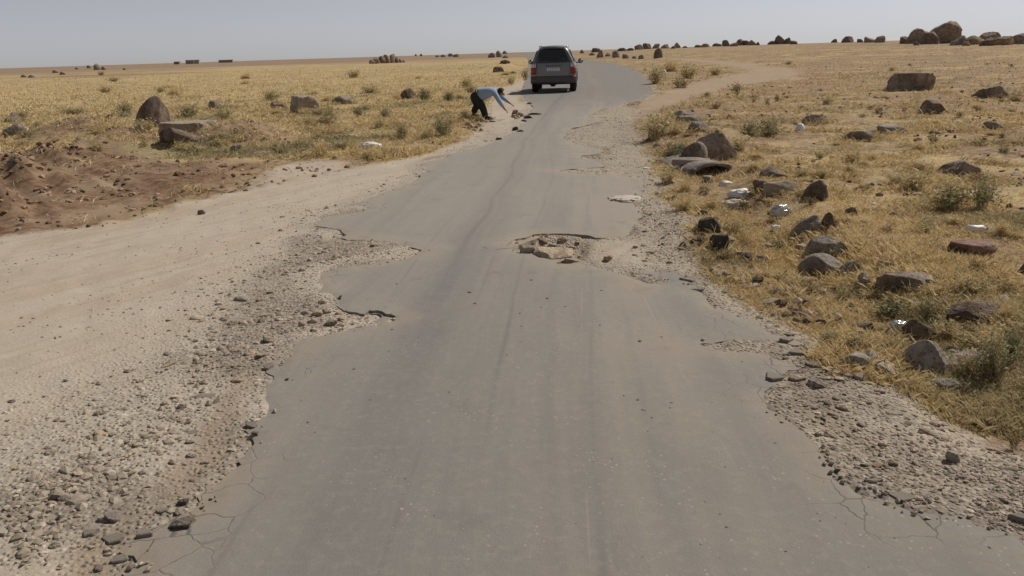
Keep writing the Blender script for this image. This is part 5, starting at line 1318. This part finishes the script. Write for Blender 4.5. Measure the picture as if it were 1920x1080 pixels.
def build_person():
    fx, fy_, fz = at(913, 225)
    S = fy_ * 1.01 / F_PX        # metres in one pixel at the man
    root = bpy.data.objects.new('person', None); COL.objects.link(root); root.location = (fx, fy_, fz)
    tag(root, 'man in pale blue shirt and dark trousers bending with both arms stretched out', 'person')
    q = lambda px, py, d: ((px - 913) * S, d, (225 - py) * S)
    zl = float(surf_z(fx - 22 * S, fy_ + .32)[0]) - fz
    skin_m = mat_plain('skin', (0.26, 0.135, 0.085), 0.6, 0, .3); shirt = mat_plain('shirt_cloth', (0.29, 0.37, 0.50), 0.85, 0, .15, var=.18, bump=.4, sc=9); trs = mat_plain('trouser_cloth', (0.030, 0.028, 0.030), 0.8, 0, .2, var=.2, bump=.3, sc=9)
    hair = mat_plain('hair', (0.020, 0.014, 0.011), 0.7, 0, .3, bump=.5, sc=60); shoe = mat_plain('shoe_leather', (0.018, 0.015, 0.013), 0.5, 0, .4)
    P = lambda p, r: (*p, r)
    pel = q(893, 181, 0); sp1 = q(903, 178.5, 0); ch = q(918, 176, 0); nk0 = q(931, 173.5, 0); nk = q(936, 174.5, 0)
    shR = q(928, 176, -.17); shL = q(930, 175, .17)
    elR = q(937, 192, -.26); wrR = q(944.5, 204, -.22); elL = q(942, 187, .24); wrL = q(954, 196.5, .16)
    hipR = q(895, 184, -.09); knR = q(907, 204, -.10); anR = q(911.5, 221.5, -.04)
    hipL = q(890, 183, .09); knL = q(896, 200, .26); anL = q(886.5, 215.5, .34)
    anL = (anL[0], anL[1], max(anL[2], zl + .07))
    toeR = (anR[0] + .15, anR[1] - .03, .03); toeL = (anL[0] + .15, anL[1], anL[2] - .055)
    hd0 = q(938.5, 175.5, 0); hd1 = q(941, 178.5, 0); hd2 = q(942.5, 182.5, 0)
    body = [[P(pel, .105), P(sp1, .10), P(ch, .115), P(nk0, .07), P(nk, .052), P(hd0, (.082, .09)), P(hd1, (.086, .10)), P(hd2, (.06, .065))],
            [P(ch, .115), P(shR, .055), P(elR, .040), P(wrR, .027)], [P(ch, .115), P(shL, .055), P(elL, .040), P(wrL, .027)],
            [P(pel, .105), P(hipR, .085), P(knR, .055), P(anR, .038), P(toeR, .030)], [P(pel, .105), P(hipL, .085), P(knL, .055), P(anL, .038), P(toeL, .030)]]
    # hands: a palm, four fingers of different lengths, a thumb from the side of the palm
    def hand(wr, el, side):
        w = Vector(wr); ax = (w - Vector(el)).normalized(); ax = (ax + Vector((.25, 0, -.1))).normalized()
        sd = ax.cross(Vector((0.3, 0, 1))).normalized(); up = sd.cross(ax)
        pm = w + ax * .055; out_ = [[P(wr, .027), P(tuple(pm), (.026, .020))]]
        for k, (L, off) in enumerate(((.068, -.030), (.078, -.010), (.073, .010), (.058, .029))):
            b = pm + ax * .035 + sd * off * .9; m_ = b + ax * L * .55 + sd * off * .6; t = m_ + (ax * .8 - up * .45).normalized() * L * .5 + sd * off * .3
            out_.append([P(tuple(pm), (.026, .020)), P(tuple(b), .0105), P(tuple(m_), .0095), P(tuple(t), .007)])
        b = w + ax * .03 + sd * .034 * side; m_ = b + (ax * .5 + sd * side).normalized() * .04; t = m_ + (ax + sd * .4 * side).normalized() * .03
        out_.append([P(tuple(pm), (.026, .020)), P(tuple(b), .012), P(tuple(m_), .0105), P(tuple(t), .008)])
        return out_
    body += hand(wrR, elR, 1) + hand(wrL, elL, -1)
    # nose and ears grow out of the head
    hv = Vector(hd1); fdir = Vector((.80, 0, -.60))
    body.append([P(hd1, (.086, .10)), P(tuple(hv + fdir * .075), .020), P(tuple(hv + fdir * .105 + Vector((-.012, 0, -.012))), .012)])
    skin('body', body, skin_m, root, sub=2)
    e = lambda p, dx=0, dz=0: (p[0] + dx, p[1], p[2] + dz)
    cuff = lambda a, b, t: tuple(Vector(a).lerp(Vector(b), t))
    # shirt: hangs at the belly
    skin('shirt', [[P(e(pel, .03, .01), (.160, .150)), P(e(sp1, .01, -.035), (.20, .185)), P(e(ch, 0, -.03), (.195, .178)), P(e(nk0, -.005), (.10, .09)), P(e(nk, -.012), .066)],
                   [P(e(ch, 0, -.03), (.185, .168)), P(shR, .078), P(cuff(shR, elR, .5), .066), P(elR, .060), P(cuff(elR, wrR, .55), .050), P(cuff(elR, wrR, .92), .042)],
                   [P(e(ch, 0, -.03), (.185, .168)), P(shL, .078), P(cuff(shL, elL, .5), .066), P(elL, .060), P(cuff(elL, wrL, .55), .050), P(cuff(elL, wrL, .92), .042)]], shirt, root)
    skin('trousers', [[P(e(pel, .035, .015), (.140, .128)), P(pel, (.150, .135)), P(hipR, .125), P(cuff(hipR, knR, .5), .115), P(knR, .098), P(cuff(knR, anR, .5), .090), P(cuff(knR, anR, .96), .082)],
                      [P(pel, (.150, .135)), P(hipL, .125), P(cuff(hipL, knL, .5), .115), P(knL, .098), P(cuff(knL, anL, .5), .090), P(cuff(knL, anL, .96), .082)]], trs, root, root=1)
    for an, toe in ((anR, toeR), (anL, toeL)):
        hl = (an[0] - .05, an[1], toe[2] + .012)
        skin('shoe', [[P(hl, .042), P((an[0] + .03, an[1], toe[2] + .02), .050), P((toe[0] + .02, toe[1], toe[2] + .002), .040)]], shoe, root)
    # hair cap, belt, ears, eyes
    up = Vector((-.55, 0, .83))
    v, t = ICO[3]; v = v * np.array([.108, .096, .118]); keep = v
    hc = hv + Vector((-.014, 0, .016))
    d = v @ np.array([-.62, 0, .78]); msk = d > -.022
    tri = t[msk[t].all(1)]
    solid = np.concatenate([v, v * .88]); n0 = len(v)
    ed = {}
    for a in tri:
        for i in range(3):
            k = (a[i], a[(i + 1) % 3]); ed[k] = 1
    rim = [[a, b, b + n0, a + n0] for (a, b) in ed if (b, a) not in ed]
    me = np_mesh('hair', solid * (1 + .05 * fbm3(solid * 30, 2)[:, None]) + np.array(hc), tris=np.concatenate([tri, tri[:, ::-1] + n0]), quads=np.array(rim), smooth=True, mat=hair); link('hair', me, root)
    for s in (-1, 1):
        bm = bmesh.new(); bmesh.ops.create_uvsphere(bm, u_segments=10, v_segments=8, radius=1); bmesh.ops.scale(bm, vec=(.022, .010, .032), verts=bm.verts[:]); bmesh.ops.translate(bm, vec=hv + Vector((-.012, s * .082, -.018)), verts=bm.verts[:]); bm_obj('ear', bm, skin_m, root)
        bm = bmesh.new(); bmesh.ops.create_uvsphere(bm, u_segments=8, v_segments=6, radius=.011); bmesh.ops.translate(bm, vec=hv + fdir * .072 + Vector((.012, s * .032, .020)), verts=bm.verts[:]); bm_obj('eye', bm, hair, root)
    bm = bmesh.new(); bmesh.ops.create_uvsphere(bm, u_segments=8, v_segments=6, radius=1); bmesh.ops.scale(bm, vec=(.010, .024, .008), verts=bm.verts[:]); bmesh.ops.translate(bm, vec=hv + fdir * .070 + Vector((-.025, 0, -.030)), verts=bm.verts[:]); bm_obj('mouth', bm, mat_plain('lips', (.22, .08, .06), .6), root)
    bm = bmesh.new(); lathe(bm, [(-.022, .142), (.022, .146)], 24); bmesh.ops.rotate(bm, cent=(0, 0, 0), matrix=Matrix.Rotation(.15, 3, 'Y'), verts=bm.verts[:]); bmesh.ops.scale(bm, vec=(1, 1.08, .98), verts=bm.verts[:]); bmesh.ops.translate(bm, vec=e(pel, .02, .012), verts=bm.verts[:]); bm_obj('belt', bm, shoe, root)
build_person()

# ------------------------------------------------------------------ litter
M_BAG = mat_plain('white_plastic', (0.72, 0.72, 0.72), 0.45, 0, .4, var=.15, bump=.5, sc=14)
M_CLOTH = mat_plain('pale_cloth', (0.50, 0.45, 0.38), 0.9, 0, .1, var=.25, bump=.6, sc=18)
M_FOIL = mat_plain('clear_plastic', (0.55, 0.56, 0.55), 0.18, 0.35, .8, var=.55, bump=.9, sc=16)

def crumpled(name, px, py, w, h, label, cat, mat, seed, flat=.35, depth=.8, rough=.55, yaw=0.0):
    X, Y, Z = at(px, py); m = Y / F_PX * 1.02
    v, t = ICO[4]; v = v.copy(); s_ = seed * 3.1
    n1 = 1 - 2 * np.abs(fbm3(v * 1.5 + s_, 3)); n2 = 1 - 2 * np.abs(fbm3(v * 3.7 + s_, 3))
    v = v * (0.55 + .45 * n1[:, None] * rough / .55 + .18 * n2[:, None])
    v[:, 2] = np.maximum(v[:, 2], -.45)
    v -= (v.max(0) + v.min(0)) / 2; v /= (v.max(0) - v.min(0)) / 2
    v = v * np.array([w * m / 2, w * m * depth / 2, h * m / 2 * (1 if flat > .3 else .8)]); v[:, 2] -= v[:, 2].min() + .008
    o = link(name, np_mesh(name, v, tris=t, smooth=True, mat=mat), loc=(X, Y + w * m * depth * .4, Z), rot=(0, 0, yaw))
    return tag(o, label, cat)
crumpled('plastic_bag', 693, 279, 46, 13, 'crumpled white plastic bag lying in straw at the left roadside', 'bag', M_BAG, 1, depth=.5)
crumpled('rag', 1177, 379, 70, 7, 'flat pale beige rag lying on the right edge of the road', 'rag', M_CLOTH, 2, flat=.2, depth=1.1)
crumpled('plastic_sheet', 1392, 369, 54, 16, 'torn white plastic strip draped over stones in the ditch', 'plastic sheet', M_BAG, 3, depth=.5, rough=.75)
crumpled('plastic_sheet', 1362, 348, 26, 10, 'small white and grey plastic scrap below the mouth of the culvert pipe', 'plastic sheet', M_BAG, 4, depth=.6)
crumpled('plastic_bag', 1468, 408, 44, 26, 'shiny crumpled clear plastic bag above the leaning ditch boulder', 'bag', M_FOIL, 5, depth=.6, rough=.7)
crumpled('plastic_bag', 1380, 392, 70, 18, 'dirty greyish plastic tangled in the dead weed among the litter', 'bag', M_CLOTH, 6, depth=.5, rough=.8)
crumpled('plastic_sheet', 1458, 434, 22, 14, 'white scrap between straw and the leaning ditch boulder', 'plastic sheet', M_BAG, 7)
crumpled('plastic_sheet', 1690, 622, 46, 24, 'crumpled clear plastic container caught on the weeds above the dark low rock', 'plastic sheet', M_FOIL, 8, depth=.6)
crumpled('plastic_sheet', 1661, 516, 22, 13, 'white plastic scrap behind the dark flat faced boulder', 'plastic sheet', M_BAG, 9)
crumpled('plastic_sheet', 1682, 516, 9, 5, 'tiny white scrap beside the larger one behind the flat faced boulder', 'plastic sheet', M_BAG, 10)
crumpled('plastic_sheet', 1212, 317, 12, 4, 'tiny white paper on the gravel left of the culvert pipe', 'plastic sheet', M_BAG, 11)
crumpled('plastic_sheet', 1245, 136, 9, 5, 'white scrap in the straw of the grass island', 'plastic sheet', M_BAG, 12)
crumpled('plastic_bag', 1501, 249, 18, 18, 'upright whitish plastic bag in the right field beside the round bush', 'bag', M_BAG, 13, depth=.7)
crumpled('plastic_sheet', 1788, 376, 8, 5, 'white speck of plastic in the wide grey green weed', 'plastic sheet', M_BAG, 14)
crumpled('plastic_sheet', 1640, 384, 9, 5, 'white scrap on the bare soil above the grey stones', 'plastic sheet', M_BAG, 15)

def bottle(px, py, L, label):
    X, Y, Z = at(px, py); m = Y / F_PX * 1.02; L = L * m; r = L * .18
    o = bpy.data.objects.new('plastic_bottle', None); COL.objects.link(o); o.location = (X, Y + r, Z + r * .9); o.rotation_euler = (0, .05, .12)
    bm = bmesh.new(); lathe(bm, [(-.5 * L, r * .7), (-.47 * L, r), (-.1 * L, r * .98), (0, r * .9), (.1 * L, r), (.26 * L, r), (.38 * L, r * .5), (.44 * L, r * .42)], 18); bm_obj('bottle_body', bm, M_BAG, o)
    bm = bmesh.new(); lathe(bm, [(.44 * L, r * .48), (.52 * L, r * .48)], 14); bm_obj('cap', bm, mat_plain('cap_blue', (.06, .09, .16), .5), o)
    tag(o, label, 'bottle')
bottle(1836, 436, 38, 'white plastic bottle with a dark cap lying on the right beyond the reddish slab')

# culvert pipe under the verge, its broken mouth facing the camera
def build_culvert():
    X, Y, Z = at(1338, 333); m = Y / F_PX * 1.02
    o = bpy.data.objects.new('culvert_pipe', None); COL.objects.link(o); o.location = (X, Y + .05, Z + .045); o.rotation_euler = (0, 0, .25)
    conc = mat_rock('old_concrete', (.20, .17, .15), (.36, .31, .27), .6)
    R_, n = 46 * m, 22
    bm = bmesh.new(); ring = []
    for k, (y, ro, ri) in enumerate(((0, 1, .80), (.12, 1.02, .80), (1.0, 1.0, .80))):
        a_ = np.linspace(math.radians(-15), math.radians(195), n)
        ring.append(([bm.verts.new((R_ * ro * math.cos(a), y + (.05 * perlin_s(a * 3) if k == 0 else 0), R_ * .42 * ro * math.sin(a))) for a in a_], [bm.verts.new((R_ * ri * math.cos(a), y, R_ * .42 * ri * math.sin(a) - .02)) for a in a_]))
    for (o1, i1), (o2, i2) in zip(ring[:-1], ring[1:]):
        for k in range(n - 1): bm.faces.new((o1[k], o2[k], o2[k + 1], o1[k + 1])); bm.faces.new((i1[k], i1[k + 1], i2[k + 1], i2[k]))
    for o1, i1 in (ring[0], ring[-1]):
        for k in range(n - 1): bm.faces.new((o1[k], o1[k + 1], i1[k + 1], i1[k]))
    bmesh.ops.recalc_face_normals(bm, faces=bm.faces); bm_obj('rim', bm, conc, o)
    bm = bmesh.new(); lathe(bm, [(-.26, .04), (.26, .04)], 18); bm_obj('pipe', bm, mat_plain('pipe_clay', (.30, .235, .205), .8, 0, .2, var=.2), o, loc=(-.16, .34, .12), rot=(0, 0, -.25))
    tag(o, 'half buried concrete culvert mouth with a dark arch below the biggest roadside boulder', 'culvert')
def perlin_s(a): return math.sin(a * 2.1) * .6 + math.sin(a * 5.3) * .4
build_culvert()

# ------------------------------------------------------------------ far buildings on the left skyline
def building(px, w, h, dist, label, nwin, col):
    d = pix_dir(px, 117); t = dist / d.y; x = d.x * t; z = float(H0(x, dist)[0]) - .3
    zt = CAM_H + d.z * 0
    m = dist / F_PX; W, Hh, D = w * m, h * m, 8.0
    o = bpy.data.objects.new('building', None); COL.objects.link(o); o.location = (x, dist, z); o.rotation_euler = (0, 0, .2)
    wall = mat_plain('mud_wall_' + str(px), col, .9, 0, .1, var=.2, sc=.6)
    bm = bmesh.new(); box(bm, (0, 0, Hh / 2), (W, D, Hh), .05); bm_obj('wall', bm, wall, o, smooth=False)
    bm = bmesh.new(); box(bm, (0, 0, Hh + .12), (W + .5, D + .5, .24), .04); bm_obj('roof', bm, wall, o, smooth=False)
    dk = mat_plain('dark_opening_' + str(px), (.05, .045, .04), .7)
    for k in range(nwin):
        bm = bmesh.new(); box(bm, (-W / 2 + W * (k + .5) / nwin, -D / 2 - .02, Hh * .52), (W * .07, .10, Hh * .34)); bm_obj('window', bm, dk, o, smooth=False)
    tag(o, label, 'building', 'flat roofed buildings on the left skyline')
building(332, 9, 5, 900, 'smallest dark flat roofed hut leftmost on the left skyline', 1, (.27, .22, .18))
building(357, 14, 7, 900, 'pale low house on the left skyline right of the dark hut', 3, (.33, .29, .25))
building(370, 8, 7, 904, 'second pale house touching the first on the left skyline', 2, (.40, .34, .29))
building(424, 24, 5, 1000, 'long low grey building rightmost on the left skyline', 5, (.34, .30, .26))
